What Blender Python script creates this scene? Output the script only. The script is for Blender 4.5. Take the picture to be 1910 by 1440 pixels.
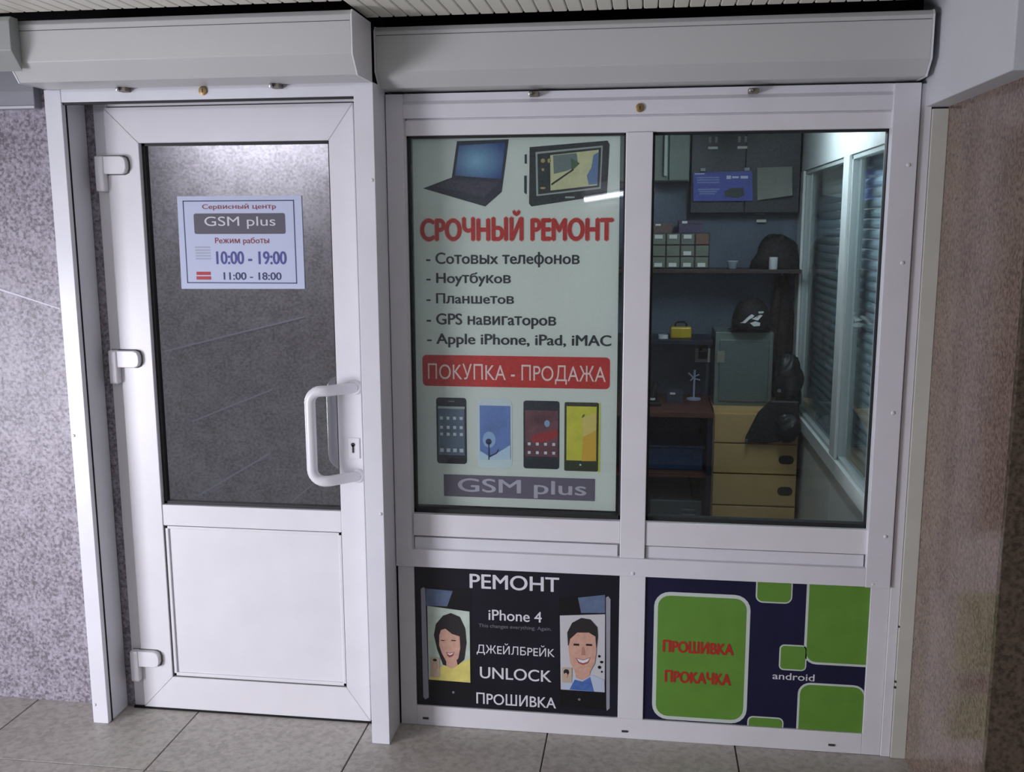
import bpy, bmesh, math, random
from mathutils import Vector, Matrix
from mathutils.geometry import interpolate_bezier, tessellate_polygon
random.seed(7)
for o in list(bpy.data.objects): bpy.data.objects.remove(o)
scn = bpy.context.scene
C = scn.collection
S = 1.1                      # one layout unit in metres
# layout: X along the shopfront (right +), Y into the shop (shopfront plane y = 0), Z up

# ------------------------------------------------------------------ camera
def make_camera():
    yaw, pit, rol, F = 0.1365, 0.1640, 0.0034, 1810.0
    f = Vector((-math.sin(yaw)*math.cos(pit), math.cos(yaw)*math.cos(pit), -math.sin(pit)))
    r = Vector((math.cos(yaw), math.sin(yaw), 0)); d = f.cross(r)
    r2 = math.cos(rol)*r + math.sin(rol)*d; d2 = -math.sin(rol)*r + math.cos(rol)*d
    cam = bpy.data.cameras.new('camera'); cam.sensor_fit = 'HORIZONTAL'
    cam.sensor_width = 36.0; cam.lens = 36.0*F/1910.0; cam.clip_start = .02
    o = bpy.data.objects.new('camera', cam); C.objects.link(o)
    m = Matrix((r2, -d2, -f)).transposed().to_4x4()
    m.translation = Vector((0, -2.685, 1.5))*S
    o.matrix_world = m
    scn.camera = o
make_camera()

# ------------------------------------------------------------------ light and exposure
scn.view_settings.view_transform = 'Standard'
scn.view_settings.look = 'None'
scn.view_settings.gamma = 1.0
scn.view_settings.use_curve_mapping = False
scn.view_settings.exposure = 0.36
w = bpy.data.worlds.new('world'); scn.world = w; w.use_nodes = True
w.node_tree.nodes['Background'].inputs[0].default_value = (.86, .90, 1.0, 1)
w.node_tree.nodes['Background'].inputs[1].default_value = 0.5

def area(name, loc, target, sx, sy, power, col, spread=180):
    l = bpy.data.lights.new(name, 'AREA'); l.shape = 'RECTANGLE'
    l.spread = math.radians(spread)
    l.size = sx*S; l.size_y = sy*S; l.energy = power; l.color = col
    o = bpy.data.objects.new(name, l); C.objects.link(o)
    o.location = Vector(loc)*S
    o.rotation_euler = (Vector(target)-Vector(loc)).to_track_quat('-Z', 'Y').to_euler()
    return o
# daylight falling in through the open end of the passage on the left
area('daylight_passage_end', (-3.4, -2.6, .6), (-.75, 0, .30), 1.0, 1.0, 31, (.91, .90, 1.0), 100)

# ------------------------------------------------------------------ materials
def lin(c):
    return tuple(((v/255)/12.92 if v/255 <= .04045 else ((v/255+.055)/1.055)**2.4) for v in c)
MATS = {}
def mat(name, rgb, rough=.5, metal=0., spec=.5, emit=0., var=0., vscale=20., bump=0., bscale=80., coat=0.):
    if name in MATS: return MATS[name]
    m = bpy.data.materials.new(name); m.use_nodes = True
    nt = m.node_tree; b = nt.nodes['Principled BSDF']
    col = (*lin(rgb), 1)
    b.inputs['Base Color'].default_value = col
    b.inputs['Roughness'].default_value = rough; b.inputs['Metallic'].default_value = metal
    b.inputs['Specular IOR Level'].default_value = spec
    b.inputs['Coat Weight'].default_value = coat
    if emit:
        b.inputs['Emission Color'].default_value = col; b.inputs['Emission Strength'].default_value = emit
    tc = nt.nodes.new('ShaderNodeTexCoord')
    if var:
        n = nt.nodes.new('ShaderNodeTexNoise'); n.inputs['Scale'].default_value = vscale; n.inputs['Detail'].default_value = 4
        nt.links.new(tc.outputs['Object'], n.inputs['Vector'])
        r = nt.nodes.new('ShaderNodeValToRGB')
        r.color_ramp.elements[0].position = .3; r.color_ramp.elements[1].position = .7
        r.color_ramp.elements[0].color = (*[max(0, v*(1-var)) for v in col[:3]], 1)
        r.color_ramp.elements[1].color = (*[min(1, v*(1+var)) for v in col[:3]], 1)
        nt.links.new(n.outputs['Fac'], r.inputs['Fac']); nt.links.new(r.outputs['Color'], b.inputs['Base Color'])
    if bump:
        n2 = nt.nodes.new('ShaderNodeTexNoise'); n2.inputs['Scale'].default_value = bscale
        nt.links.new(tc.outputs['Object'], n2.inputs['Vector'])
        bp = nt.nodes.new('ShaderNodeBump'); bp.inputs['Strength'].default_value = bump; bp.inputs['Distance'].default_value = .002
        nt.links.new(n2.outputs['Fac'], bp.inputs['Height']); nt.links.new(bp.outputs['Normal'], b.inputs['Normal'])
    MATS[name] = m
    return m

def granite(name, dark, mid, light, rough, scale=70., spec=.5):
    m = bpy.data.materials.new(name); m.use_nodes = True
    nt = m.node_tree; b = nt.nodes['Principled BSDF']
    tc = nt.nodes.new('ShaderNodeTexCoord')
    n1 = nt.nodes.new('ShaderNodeTexNoise'); n1.inputs['Scale'].default_value = scale; n1.inputs['Detail'].default_value = 3; n1.inputs['Roughness'].default_value = .6
    n2 = nt.nodes.new('ShaderNodeTexNoise'); n2.inputs['Scale'].default_value = scale*.12; n2.inputs['Detail'].default_value = 3
    v = nt.nodes.new('ShaderNodeTexVoronoi'); v.inputs['Scale'].default_value = scale*1.3
    for n in (n1, n2, v): nt.links.new(tc.outputs['Object'], n.inputs['Vector'])
    r = nt.nodes.new('ShaderNodeValToRGB'); e = r.color_ramp.elements
    e[0].position = .34; e[0].color = (*lin(dark), 1)
    e[1].position = .68; e[1].color = (*lin(light), 1)
    k = e.new(.48); k.color = (*lin(mid), 1)
    a1 = nt.nodes.new('ShaderNodeMath'); a1.operation = 'MULTIPLY_ADD'; a1.inputs[1].default_value = .35; a1.inputs[2].default_value = -.17
    nt.links.new(n2.outputs['Fac'], a1.inputs[0])
    a2 = nt.nodes.new('ShaderNodeMath'); a2.operation = 'ADD'
    nt.links.new(n1.outputs['Fac'], a2.inputs[0]); nt.links.new(a1.outputs[0], a2.inputs[1])
    sp = nt.nodes.new('ShaderNodeSeparateColor'); nt.links.new(v.outputs['Color'], sp.inputs['Color'])
    a3 = nt.nodes.new('ShaderNodeMath'); a3.operation = 'MULTIPLY_ADD'; a3.inputs[1].default_value = .22; a3.inputs[2].default_value = -.11
    nt.links.new(sp.outputs[0], a3.inputs[0])
    a4 = nt.nodes.new('ShaderNodeMath'); a4.operation = 'ADD'
    nt.links.new(a2.outputs[0], a4.inputs[0]); nt.links.new(a3.outputs[0], a4.inputs[1])
    nt.links.new(a4.outputs[0], r.inputs['Fac']); nt.links.new(r.outputs['Color'], b.inputs['Base Color'])
    b.inputs['Roughness'].default_value = rough; b.inputs['Specular IOR Level'].default_value = spec
    MATS[name] = m
    return m

def glass(name, tint, refl=None, gcol=(1, 1, 1), rough=0.0):
    m = bpy.data.materials.new(name); m.use_nodes = True
    nt = m.node_tree; nt.nodes.remove(nt.nodes['Principled BSDF'])
    out = nt.nodes['Material Output']
    t = nt.nodes.new('ShaderNodeBsdfTransparent'); t.inputs[0].default_value = (*tint, 1)
    g = nt.nodes.new('ShaderNodeBsdfGlossy'); g.inputs['Color'].default_value = (*gcol, 1); g.inputs['Roughness'].default_value = rough
    mx = nt.nodes.new('ShaderNodeMixShader')
    if refl is None:
        f = nt.nodes.new('ShaderNodeLayerWeight'); f.inputs['Blend'].default_value = .5
        pw = nt.nodes.new('ShaderNodeMath'); pw.operation = 'POWER'; pw.inputs[1].default_value = 5
        ma = nt.nodes.new('ShaderNodeMath'); ma.operation = 'MULTIPLY_ADD'; ma.inputs[1].default_value = .955; ma.inputs[2].default_value = .045
        nt.links.new(f.outputs['Facing'], pw.inputs[0]); nt.links.new(pw.outputs[0], ma.inputs[0]); nt.links.new(ma.outputs[0], mx.inputs[0])
    else: mx.inputs[0].default_value = refl
    nt.links.new(t.outputs[0], mx.inputs[1]); nt.links.new(g.outputs[0], mx.inputs[2]); nt.links.new(mx.outputs[0], out.inputs[0])
    MATS[name] = m
    return m

PVC = mat('white_pvc', (226, 225, 229), .32, var=.035, vscale=6)
ALU = mat('white_painted_aluminium', (224, 224, 230), .30, var=.03, vscale=7)
BOXM = mat('white_shutter_housing_paint', (196, 197, 196), .4, var=.02, vscale=4)
CREAM = mat('cream_trim', (200, 200, 190), .45, var=.05, vscale=8)
BEAM = mat('pale_painted_beam', (205, 207, 212), .5, var=.03, vscale=4)
GASK = mat('black_rubber_gasket', (28, 29, 31), .6)
DARK = mat('black_void_paint', (14, 14, 16), .9)
GRAN = granite('grey_granite', (108, 102, 110), (144, 138, 147), (172, 166, 178), .38, 80, .3)
GRANR = granite('pink_brown_granite', (96, 79, 74), (118, 99, 88), (137, 118, 106), .2, 90)
GRANO = granite('grey_granite_opposite', (150, 146, 147), (180, 176, 177), (202, 198, 201), .4, 60)
TILE = granite('floor_tile_stone', (166, 160, 152), (180, 174, 166), (192, 187, 179), .45, 44)
GROUT = mat('floor_grout', (92, 88, 84), .9, var=.2)
SLAT = mat('ceiling_slat_paint', (236, 234, 222), .45)
GL = glass('clear_glass', (.965, .985, .98))
FILM = glass('mirror_film_glass', (.62, .62, .62), .55, (.80, .81, .83), .02)
STEEL = mat('bright_steel', (190, 190, 195), .25, 1.0)
BRASS = mat('aged_brass', (150, 128, 84), .4, .6, var=.2, vscale=90)
RUST = mat('grey_brown_bracket', (120, 112, 100), .5, var=.2, vscale=60)
TUBE = mat('added_passage_tube', (240, 240, 255), .4, emit=4.)
TUBE_L = mat('added_left_tube', (240, 240, 255), .4, emit=75.)
TUBE_W = mat('added_wall_tube', (240, 240, 255), .4, emit=9.)
TUBE_IN = mat('lit_interior_tube', (225, 240, 250), .4, emit=62.)

# ------------------------------------------------------------------ mesh helpers
WL = {}                                     # world base of every object, in layout units
def tag(o, label=None, cat=None, group=None, kind=None):
    if label: o['label'] = label
    if cat: o['category'] = cat
    if group: o['group'] = group
    if kind: o['kind'] = kind
    return o
def empty(name, loc, label=None, cat=None, group=None, kind=None):
    o = bpy.data.objects.new(name, None); C.objects.link(o)
    o.empty_display_size = .05; o.location = Vector(loc)*S; WL[o] = Vector(loc)
    return tag(o, label, cat, group, kind)
def obj(name, bm, m, parent=None, smooth=False):
    xs = [v.co for v in bm.verts]
    lo = Vector((min(v.x for v in xs), min(v.y for v in xs), min(v.z for v in xs)))
    hi = Vector((max(v.x for v in xs), max(v.y for v in xs), max(v.z for v in xs)))
    base = Vector(((lo.x+hi.x)/2, (lo.y+hi.y)/2, lo.z))
    bmesh.ops.recalc_face_normals(bm, faces=bm.faces)
    for v in bm.verts: v.co = (v.co-base)*S
    me = bpy.data.meshes.new(name); bm.to_mesh(me); bm.free()
    if smooth:
        for p in me.polygons: p.use_smooth = True
        if smooth != 'all':
            me.set_sharp_from_angle(angle=math.radians(35))
    o = bpy.data.objects.new(name, me); C.objects.link(o)
    me.materials.append(m)
    WL[o] = base
    if parent is None: o.location = base*S
    else: o.parent = parent; o.location = (base-WL[parent])*S
    return o
def clone(src, delta, parent=None, recurse=True):
    o = src.copy(); C.objects.link(o)
    WL[o] = WL[src]+Vector(delta)
    o.parent = parent
    o.location = (WL[o]-(WL[parent] if parent else Vector()))*S
    if recurse:
        for ch in [c for c in src.children]: clone(ch, delta, o)
    return o
def addbox(bm, x0, x1, y0, y1, z0, z1, bev=0.):
    r = bmesh.ops.create_cube(bm, size=1)
    for v in r['verts']:
        v.co = Vector(((x0+x1)/2+v.co.x*(x1-x0), (y0+y1)/2+v.co.y*(y1-y0), (z0+z1)/2+v.co.z*(z1-z0)))
    if bev:
        es = {e for v in r['verts'] for e in v.link_edges}
        bmesh.ops.bevel(bm, geom=list(es), offset=bev, segments=2, profile=.5, affect='EDGES')
def box(name, x0, x1, y0, y1, z0, z1, m, parent=None, bev=.0015):
    bm = bmesh.new(); addbox(bm, x0, x1, y0, y1, z0, z1, bev)
    return obj(name, bm, m, parent)
def boxes(name, lst, m, parent=None, bev=.0015):
    bm = bmesh.new()
    for b in lst: addbox(bm, *b, bev)
    return obj(name, bm, m, parent)
def prism_x(name, prof, x0, x1, m, parent=None, bev=0.):      # profile of (y, z) swept along X
    bm = bmesh.new(); n = len(prof)
    a = [bm.verts.new((x0, p[0], p[1])) for p in prof]; b = [bm.verts.new((x1, p[0], p[1])) for p in prof]
    bm.faces.new(a); bm.faces.new(b[::-1])
    for i in range(n): bm.faces.new((a[i], b[i], b[(i+1) % n], a[(i+1) % n]))
    if bev: bmesh.ops.bevel(bm, geom=list(bm.edges), offset=bev, segments=2, profile=.5, affect='EDGES')
    return obj(name, bm, m, parent)
def plate(name, pts, y0, y1, m, parent=None, bev=0.):         # outline of (x, z) swept along Y
    bm = bmesh.new(); n = len(pts)
    a = [bm.verts.new((p[0], y0, p[1])) for p in pts]; b = [bm.verts.new((p[0], y1, p[1])) for p in pts]
    bm.faces.new(a); bm.faces.new(b[::-1])
    for i in range(n): bm.faces.new((a[i], b[i], b[(i+1) % n], a[(i+1) % n]))
    if bev: bmesh.ops.bevel(bm, geom=list(bm.edges), offset=bev, segments=1, affect='EDGES')
    return obj(name, bm, m, parent)
def rings(bm, rr, cap=True):
    L = [[bm.verts.new(p) for p in r] for r in rr]; n = len(L[0])
    for a, b in zip(L, L[1:]):
        for i in range(n): bm.faces.new((a[i], a[(i+1) % n], b[(i+1) % n], b[i]))
    if cap: bm.faces.new(L[0]); bm.faces.new(L[-1][::-1])
def tube_bm(bm, path, rad, n=14):
    P = [Vector(p) for p in path]; rr = []
    up = Vector((0, 1, .01)).normalized()
    for i, p in enumerate(P):
        t = (P[min(i+1, len(P)-1)]-P[max(i-1, 0)]).normalized()
        if abs(t.dot(up)) > .98: up = Vector((1, 0, .1)).normalized()
        u = (up-t*up.dot(t)).normalized(); v = t.cross(u); up = u
        r = rad[i] if isinstance(rad, (list, tuple)) else rad
        rr.append([p+(u*math.cos(2*math.pi*k/n)+v*math.sin(2*math.pi*k/n))*r for k in range(n)])
    rings(bm, rr)
def tube(name, path, rad, m, parent=None, n=14):
    bm = bmesh.new(); tube_bm(bm, path, rad, n)
    return obj(name, bm, m, parent, smooth=True)
def lathe(name, prof, c, m, parent=None, n=20, axis='z', smooth=True):   # prof of (radius, height)
    bm = bmesh.new(); rr = []
    for r, h in prof:
        ring = []
        for k in range(n):
            a = 2*math.pi*k/n
            if axis == 'z': ring.append((c[0]+r*math.cos(a), c[1]+r*math.sin(a), c[2]+h))
            elif axis == 'y': ring.append((c[0]+r*math.cos(a), c[1]+h, c[2]+r*math.sin(a)))
            else: ring.append((c[0]+h, c[1]+r*math.cos(a), c[2]+r*math.sin(a)))
        rr.append(ring)
    rings(bm, rr)
    return obj(name, bm, m, parent, smooth=smooth)
def rrect(x0, z0, x1, z1, r, n=5):
    out = []
    for cx, cz, a0 in ((x1-r, z1-r, 0), (x0+r, z1-r, 90), (x0+r, z0+r, 180), (x1-r, z0+r, 270)):
        for k in range(n+1):
            a = math.radians(a0+90*k/n); out.append((cx+r*math.cos(a), cz+r*math.sin(a)))
    return out
def ellipse(cx, cz, rx, rz, n=22):
    return [(cx+rx*math.cos(2*math.pi*k/n), cz+rz*math.sin(2*math.pi*k/n)) for k in range(n)]
TH = .00025                                  # thickness of one printed layer
def ink(name, pts, y, m, parent): return plate(name, pts, y, y+TH, m, parent)
def inks(name, polys, y, m, parent):
    for pts in polys: o = ink(name, pts, y, m, parent)
    return o
def rect(p, q): return [(p[0], p[1]), (q[0], p[1]), (q[0], q[1]), (p[0], q[1])]
ALIKE = str.maketrans('АВЕКМНОРСТХаеорсху', 'ABEKMHOPCTXaeopcxy')
def txt(s, p, y, m, parent, off=0., name='lettering', shear=0., space=1.):
    """lettering fitted into a box: p = (left top, left bottom, right)"""
    (x0, z1), (_, z0), (x1, _) = p
    cu = bpy.data.curves.new('t', 'FONT'); cu.body = s.translate(ALIKE); cu.space_character = space
    t = bpy.data.objects.new('t', cu); C.objects.link(t)
    cv = t.to_curve(bpy.context.evaluated_depsgraph_get())
    loops = []
    for sp in cv.splines:
        bp = sp.bezier_points; n = len(bp); L = []
        for i in range(n):
            a, b = bp[i], bp[(i+1) % n]
            L += [Vector((p.x, p.y, 0)) for p in interpolate_bezier(a.co, a.handle_right, b.handle_left, b.co, 6)[:-1]]
        Q = [p for i, p in enumerate(L) if (p-L[i-1]).length > 1e-5]
        if len(Q) > 2: loops.append(Q)
    t.to_curve_clear(); bpy.data.objects.remove(t); bpy.data.curves.remove(cu)
    def area2(L): return sum(L[i-1].x*L[i].y-L[i].x*L[i-1].y for i in range(len(L)))/2
    def inside(p, L):
        c = False
        for i in range(len(L)):
            a, b = L[i-1], L[i]
            if (a.y > p.y) != (b.y > p.y) and p.x < (b.x-a.x)*(p.y-a.y)/(b.y-a.y)+a.x: c = not c
        return c
    def untangle(L):                         # cut off the tiny loops where an outline crosses itself
        def side(a, b, c): return (b.x-a.x)*(c.y-a.y)-(b.y-a.y)*(c.x-a.x)
        for _ in range(12):
            n = len(L); hit = None
            for i in range(n):
                a, b = L[i], L[(i+1) % n]
                for j in range(i+2, n):
                    if (j+1) % n == i: continue
                    c, d = L[j], L[(j+1) % n]
                    s1, s2, s3, s4 = side(a, b, c), side(a, b, d), side(c, d, a), side(c, d, b)
                    if s1*s2 < 0 and s3*s4 < 0: hit = (i, j, a+(b-a)*(s3/(s3-s4))); break
                if hit: break
            if not hit: return L
            i, j, x = hit
            A, B = L[:i+1]+[x]+L[j+1:], [x]+L[i+1:j+1]
            if min(abs(area2(A)), abs(area2(B))) > .04*abs(area2(L)): return L
            L = A if abs(area2(A)) > abs(area2(B)) else B
        return L
    loops = [untangle(L) for L in loops]
    outs, holes = [], []
    for L in loops:
        own = [M for M in loops if M is not L and area2(M)*area2(L) < 0 and abs(area2(M)) > abs(area2(L)) and sum(inside(p, M) for p in L) > .9*len(L)]
        if own: holes.append((L, min(own, key=lambda M: abs(area2(M)))))
        else: outs.append([L])
    for H, M in holes:
        for o in outs:
            if o[0] is M: o.append(H)
    gx = [q.x for g_ in outs for q in g_[0]]; gy = [q.y for g_ in outs for q in g_[0]]
    a, b, c, d = min(gx)-off, max(gx)+off, min(gy)-off*.5, max(gy)+off*.5
    outs.sort(key=lambda g_: min(q.x for q in g_[0]))
    words, end = [], None                    # one object for each printed word
    for g_ in outs:
        lo, hi = min(q.x for q in g_[0]), max(q.x for q in g_[0])
        if end is None or lo-end > .17: words.append([]); end = hi
        words[-1].append(g_); end = max(end, hi)
    shifts = [(0, 0)]+([(off, 0), (-off, 0), (0, off*.5), (0, -off*.5), (off*.5, 0), (-off*.5, 0)] if off else [])
    for wd in words:
        bm = bmesh.new()
        for kg, grp in enumerate(wd):
            pts = [q for L in grp for q in L]; tris = tessellate_polygon(grp)
            for ks, (sx, sy) in enumerate(shifts):
                dy = (kg % 3)*1.2e-5+ks*4e-5
                vs = [bm.verts.new((x0+(q.x+sx-a)/(b-a)*(x1-x0), y-dy, z0+(q.y+sy-c)/(d-c)*(z1-z0))) for q in pts]
                for tri in tris:
                    try: bm.faces.new([vs[q] for q in tri])
                    except ValueError: pass
        o = obj(name, bm, m, parent)
    return o

# ================================================================== THE SETTING
ZC = 2.032
# floor: slab of grout with separate stone tiles
fl = boxes('floor', [(-4.4, 3.2, -2.005, .05, -.06, -.006), (-1.25, 3.2, -3.35, -2.005, -.06, -.006)], GROUT, bev=0)
tag(fl, 'pale grey stone tile floor in front of the shop', 'floor', kind='structure')
PT = .5485; XJ = [-3.556+PT*i for i in range(12)]; YJ = [.2065-PT*i for i in range(7)]
t0 = None
for i in range(len(XJ)-1):
    for j in range(len(YJ)-1):
        if XJ[i+1] < -1.2 and YJ[j+1] < -2.3: continue
        y1 = min(YJ[j], .05); cx = (XJ[i]+XJ[i+1])/2
        if j == 0:
            t = box('tile', XJ[i]+.0022, XJ[i+1]-.0022, YJ[j+1]+.0022, y1, -.02, random.uniform(-.0008, .0006), TILE, fl, bev=.0012)
        elif t0 is None:
            t0 = t = box('tile', XJ[i]+.0022, XJ[i+1]-.0022, YJ[j+1]+.0022, y1-.0022, -.02, 0, TILE, fl, bev=.0012); b0 = (i, j)
        else:
            t = clone(t0, ((i-b0[0])*PT, -(j-b0[1])*PT, random.uniform(-.0008, .0006)), fl)
lf = box('added_pit_floor', -4.4, -1.25, -3.35, -1.9, -1.36, -1.30, GROUT, bev=0)  # sunken floor made up to darken the foot of the door reflection
tag(lf, 'added sunken floor that darkens the foot of the door reflection', 'floor', kind='structure')
# left granite wall, continuing behind the shutter post as far as the door frame
wl = box('wall_left', -4.4, -1.577, 0, .16, -.02, 1.90, GRAN, bev=0)
tag(wl, 'speckled grey polished granite wall left of the white door', 'wall', kind='structure')
STREAK = mat('painted_streak', (214, 212, 226), .5)  # pale strip painting a reflected streak of light on the wall
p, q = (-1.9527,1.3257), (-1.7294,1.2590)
plate('painted_reflection', [(p[0], p[1]+.003), (q[0], q[1]+.002), (q[0], q[1]-.0015), (p[0], p[1]-.003)], -.0008, .001, STREAK, wl)
# right granite pillar
wr = boxes('wall_right', [(.757, 3.2, -.582, .16, -.02, 1.80)], GRANR, bev=.002)
tag(wr, 'pinkish brown polished granite pillar right of the shop window', 'pillar', kind='structure')
box('front_slab', .757, 3.2, -.600, -.582, 0, 1.79, granite('dark_brown_granite', (68, 57, 47), (86, 73, 61), (102, 88, 75), .25, 80), wr)
# painted beam above the pillar
tb = box('trim_1', .700, 3.2, -.604, .16, 1.795, 2.2, BEAM, bev=.003)
tag(tb, 'pale painted beam projecting above the granite pillar', 'beam', kind='structure')
# lintel board on the left
tl = box('trim_2', -4.4, -1.738, -.03, .02, 1.835, 1.985, mat('grey_painted_lintel', (150, 152, 158), .5, var=.04), bev=.003)
tag(tl, 'grey lintel board above the granite wall on the left', 'lintel', kind='structure')
box('painted_lit_edge', -4.4, -1.738, -.034, -.03, 1.835, 1.842, BEAM, tl, bev=.0005)  # paler strip painting the lit lower edge of the lintel
# trim strips right of window
tr = empty('trim_3', (.727, 0, 0), 'cream flat trim strips between the window frame and granite pillar', 'trim', kind='structure')
box('strip', .690, .716, -.004, .05, 0, 1.853, PVC, tr)
box('strip', .717, .757, -.010, .05, 0, 1.79, CREAM, tr)
for z, r in ((.215, .004), (.232, .0035), (.395, .003)):
    lathe('nail_hole', [(r*.5, -.0006), (r, 0), (r, .002)], (.7165, -.0105, z), mat('dark_stain', (70, 66, 58), .9), tr, n=8, axis='y')
# opposite granite wall of the passage
wo = box('wall_opposite', -4.4, 3.2, -3.5, -3.35, -1.3, 2.2, GRANO, bev=0)
tag(wo, 'speckled granite wall on the far side of the passage', 'wall', kind='structure')
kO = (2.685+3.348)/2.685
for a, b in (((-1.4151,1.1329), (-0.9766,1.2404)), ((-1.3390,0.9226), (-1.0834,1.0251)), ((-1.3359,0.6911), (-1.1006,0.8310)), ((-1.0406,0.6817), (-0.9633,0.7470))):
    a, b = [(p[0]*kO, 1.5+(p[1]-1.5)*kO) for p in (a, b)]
    plate('reflection_line', [(a[0], a[1]+.006), (b[0], b[1]+.006), (b[0], b[1]-.004), (a[0], a[1]-.004)], -3.35, -3.347, STREAK, wo)  # lines made up so the door glass reflects pale streaks
# ceiling: slab with strips running towards the shop
cl = boxes('ceiling', [(-4.4, 3.2, -3.35, -.30, ZC+.012, 2.2), (-.715, 3.2, -.30, -.09, ZC+.012, 2.2), (-4.4, 3.2, -.09, 1.9, 2.16, 2.2), (-4.4, -.715, -.30, -.09, 2.16, 2.2)], DARK, bev=0)
tag(cl, 'pale slatted metal ceiling of the passage', 'ceiling', kind='structure')
SP = .0375; sA = sB = None; x = -3.0; k = 0
def slat_bm(x, y0, y1):
    bm = bmesh.new(); n = []
    prof = [(-.0180, .010), (-.0170, .002), (-.0150, 0), (.0150, 0), (.0170, .002), (.0180, .010)]
    a = [bm.verts.new((x+p[0], y0, ZC+p[1])) for p in prof]; b = [bm.verts.new((x+p[0], y1, ZC+p[1])) for p in prof]
    bm.faces.new(a); bm.faces.new(b[::-1])
    for i in range(6): bm.faces.new((a[i], b[i], b[(i+1) % 6], a[(i+1) % 6]))
    return bm
while x < .682:
    if x < -.735:
        if sA is None: sA = obj('slat', slat_bm(x, -3.34, -.318), SLAT, cl); xA = x
        else: clone(sA, (x-xA, 0, 0), cl)
    else:
        if sB is None: sB = obj('slat', slat_bm(x, -3.34, -.125), SLAT, cl); xB = x
        else: clone(sB, (x-xB, 0, 0), cl)
    x += SP
x = .70
sC = None
while x < 2.6:
    if sC is None: sC = obj('slat', slat_bm(x, -3.34, -.60), SLAT, cl); xC = x
    else: clone(sC, (x-xC, 0, 0), cl)
    x += SP
# facade infill above the door and window
wf = boxes('wall_front', [(-1.62, -.72, .02, .10, 1.86, 2.19), (-4.4, -1.62, .03, .10, 1.90, 2.16), (-.72, .757, .075, .12, 1.80, 2.19), (-.79, -.716, .0, .10, 0, 2.19)], DARK, bev=0)
tag(wf, 'dark infill above and between the door and the window', 'wall', kind='structure')

# ------------------------------------------------------------------ passage lamps, added out of view
def tube_lamp(x0, x1, y, z, label, mt=None, r=.016):  # builds one added lamp with its housing, tube and holders
    e = empty('tube_lamp', ((x0+x1)/2, y, z), label, 'lamp', 'added tube lamps of the passage')
    box('housing', x0, x1, y-.04, y+.04, z+.012, min(z+.046, ZC), PVC, e)
    tube('tube', [(x0+.03, y, z), (x1-.03, y, z)], r, mt or TUBE, e)
    for xx in (x0, x1-.03): box('tube_holder', xx, xx+.03, y-.02, y+.02, z-.02, z+.02, PVC, e)
    return e
tube_lamp(-3.0, -1.9, -3.0, 2.012, 'added lit tube lamp under the slatted passage ceiling, leftmost and close to the opposite wall', TUBE_L, .011)  # tube added for the glow at the top of the door glass
tube_lamp(-.7, .45, -2.15, 1.985, 'added lit tube lamp under the slatted passage ceiling, in the middle')
tube_lamp(1.2, 2.35, -2.15, 1.985, 'added lit tube lamp under the slatted passage ceiling, rightmost')

wlp = empty('added_wall_tube_lamp', (-.17, -3.33, 1.66), 'added slanting lit tube lamp on the opposite granite wall', 'lamp')  # tube added for the streak reflected in the window panes
plate('added_back_plate', [(-.40, 1.630), (-.40, 1.672), (.06, 1.745), (.06, 1.703)], -3.349, -3.335, PVC, wlp)
tube('tube', [(-.38, -3.31, 1.654), (.04, -3.31, 1.718)], .013, TUBE_W, wlp)
for xx, zz in ((-.395, 1.651), (.055, 1.721)): box('tube_holder', xx-.012, xx+.012, -3.335, -3.295, zz-.016, zz+.016, PVC, wlp)  # holders of the added wall tube

# ================================================================== DOOR
d1 = empty('door_1', (-1.18, .03, 0), 'white plastic half-glazed entrance door with bow handle', 'door', kind='structure')
bm = bmesh.new()
addbox(bm, -1.577, -1.533, -.004, .07, 0, 1.852, .002); addbox(bm, -.803, -.770, -.004, .07, 0, 1.852, .002); addbox(bm, -1.533, -.803, -.004, .07, 1.838, 1.872, .002)
obj('frame', bm, PVC, d1)
# sash of four mitred bars and a middle rail
xo0, xo1, zo0, zo1 = -1.541, -.806, .006, 1.835
xi0, xi1, zi0, zi1 = -1.440, -.879, .112, 1.735
def mitre(name, pts): return plate(name, pts, -.012, .05, PVC, d1, bev=.0014)
g = .0004
mitre('stile', [(xo0, zo0+g), (xi0-g, zi0), (xi0-g, zi1), (xo0, zo1-g)])
mitre('stile', [(xo1, zo0+g), (xi1+g, zi0), (xi1+g, zi1), (xo1, zo1-g)])
mitre('rail', [(xo0+g, zo0), (xi0, zi0-g), (xi1, zi0-g), (xo1-g, zo0)])
mitre('rail', [(xo0+g, zo1), (xi0, zi1+g), (xi1, zi1+g), (xo1-g, zo1)])
box('middle_rail', xi0+.0004, xi1-.0004, -.010, .05, .603, .668, PVC, d1)
bm = bmesh.new()
for (a, b, c, d) in ((xi0, xi0+.009, .668, zi1), (xi1-.007, xi1, .668, zi1), (xi0, xi1, .668, .676), (xi0, xi1, zi1-.007, zi1)):
    addbox(bm, a, b, .004, .03, c, d, 0)
obj('glazing_gasket', bm, GASK, d1)
box('glass_pane', xi0, xi1, .014, .020, .668, zi1, FILM, d1, bev=0)
bm = bmesh.new()
for (a, b, c, d) in ((xi0, xi0+.012, zi0, .603), (xi1-.012, xi1, zi0, .603), (xi0, xi1, zi0, zi0+.012), (xi0, xi1, .591, .603)):
    addbox(bm, a, b, -.006, .02, c, d, .002)
obj('panel_bead', bm, PVC, d1)
bm = bmesh.new()
for (a, b, c, d) in ((xi0+.0, xi0+.0025, zi0, .603), (xi1-.0025, xi1, zi0, .603), (xi0, xi1, zi0, zi0+.0025), (xi0, xi1, .6005, .603)):
    addbox(bm, a, b, -.0075, .0, c, d, 0)
obj('panel_joint', bm, mat('grey_joint', (96, 94, 96), .8), d1)
box('lower_panel', xi0, xi1, .000, .03, zi0, .603, PVC, d1)
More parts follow.
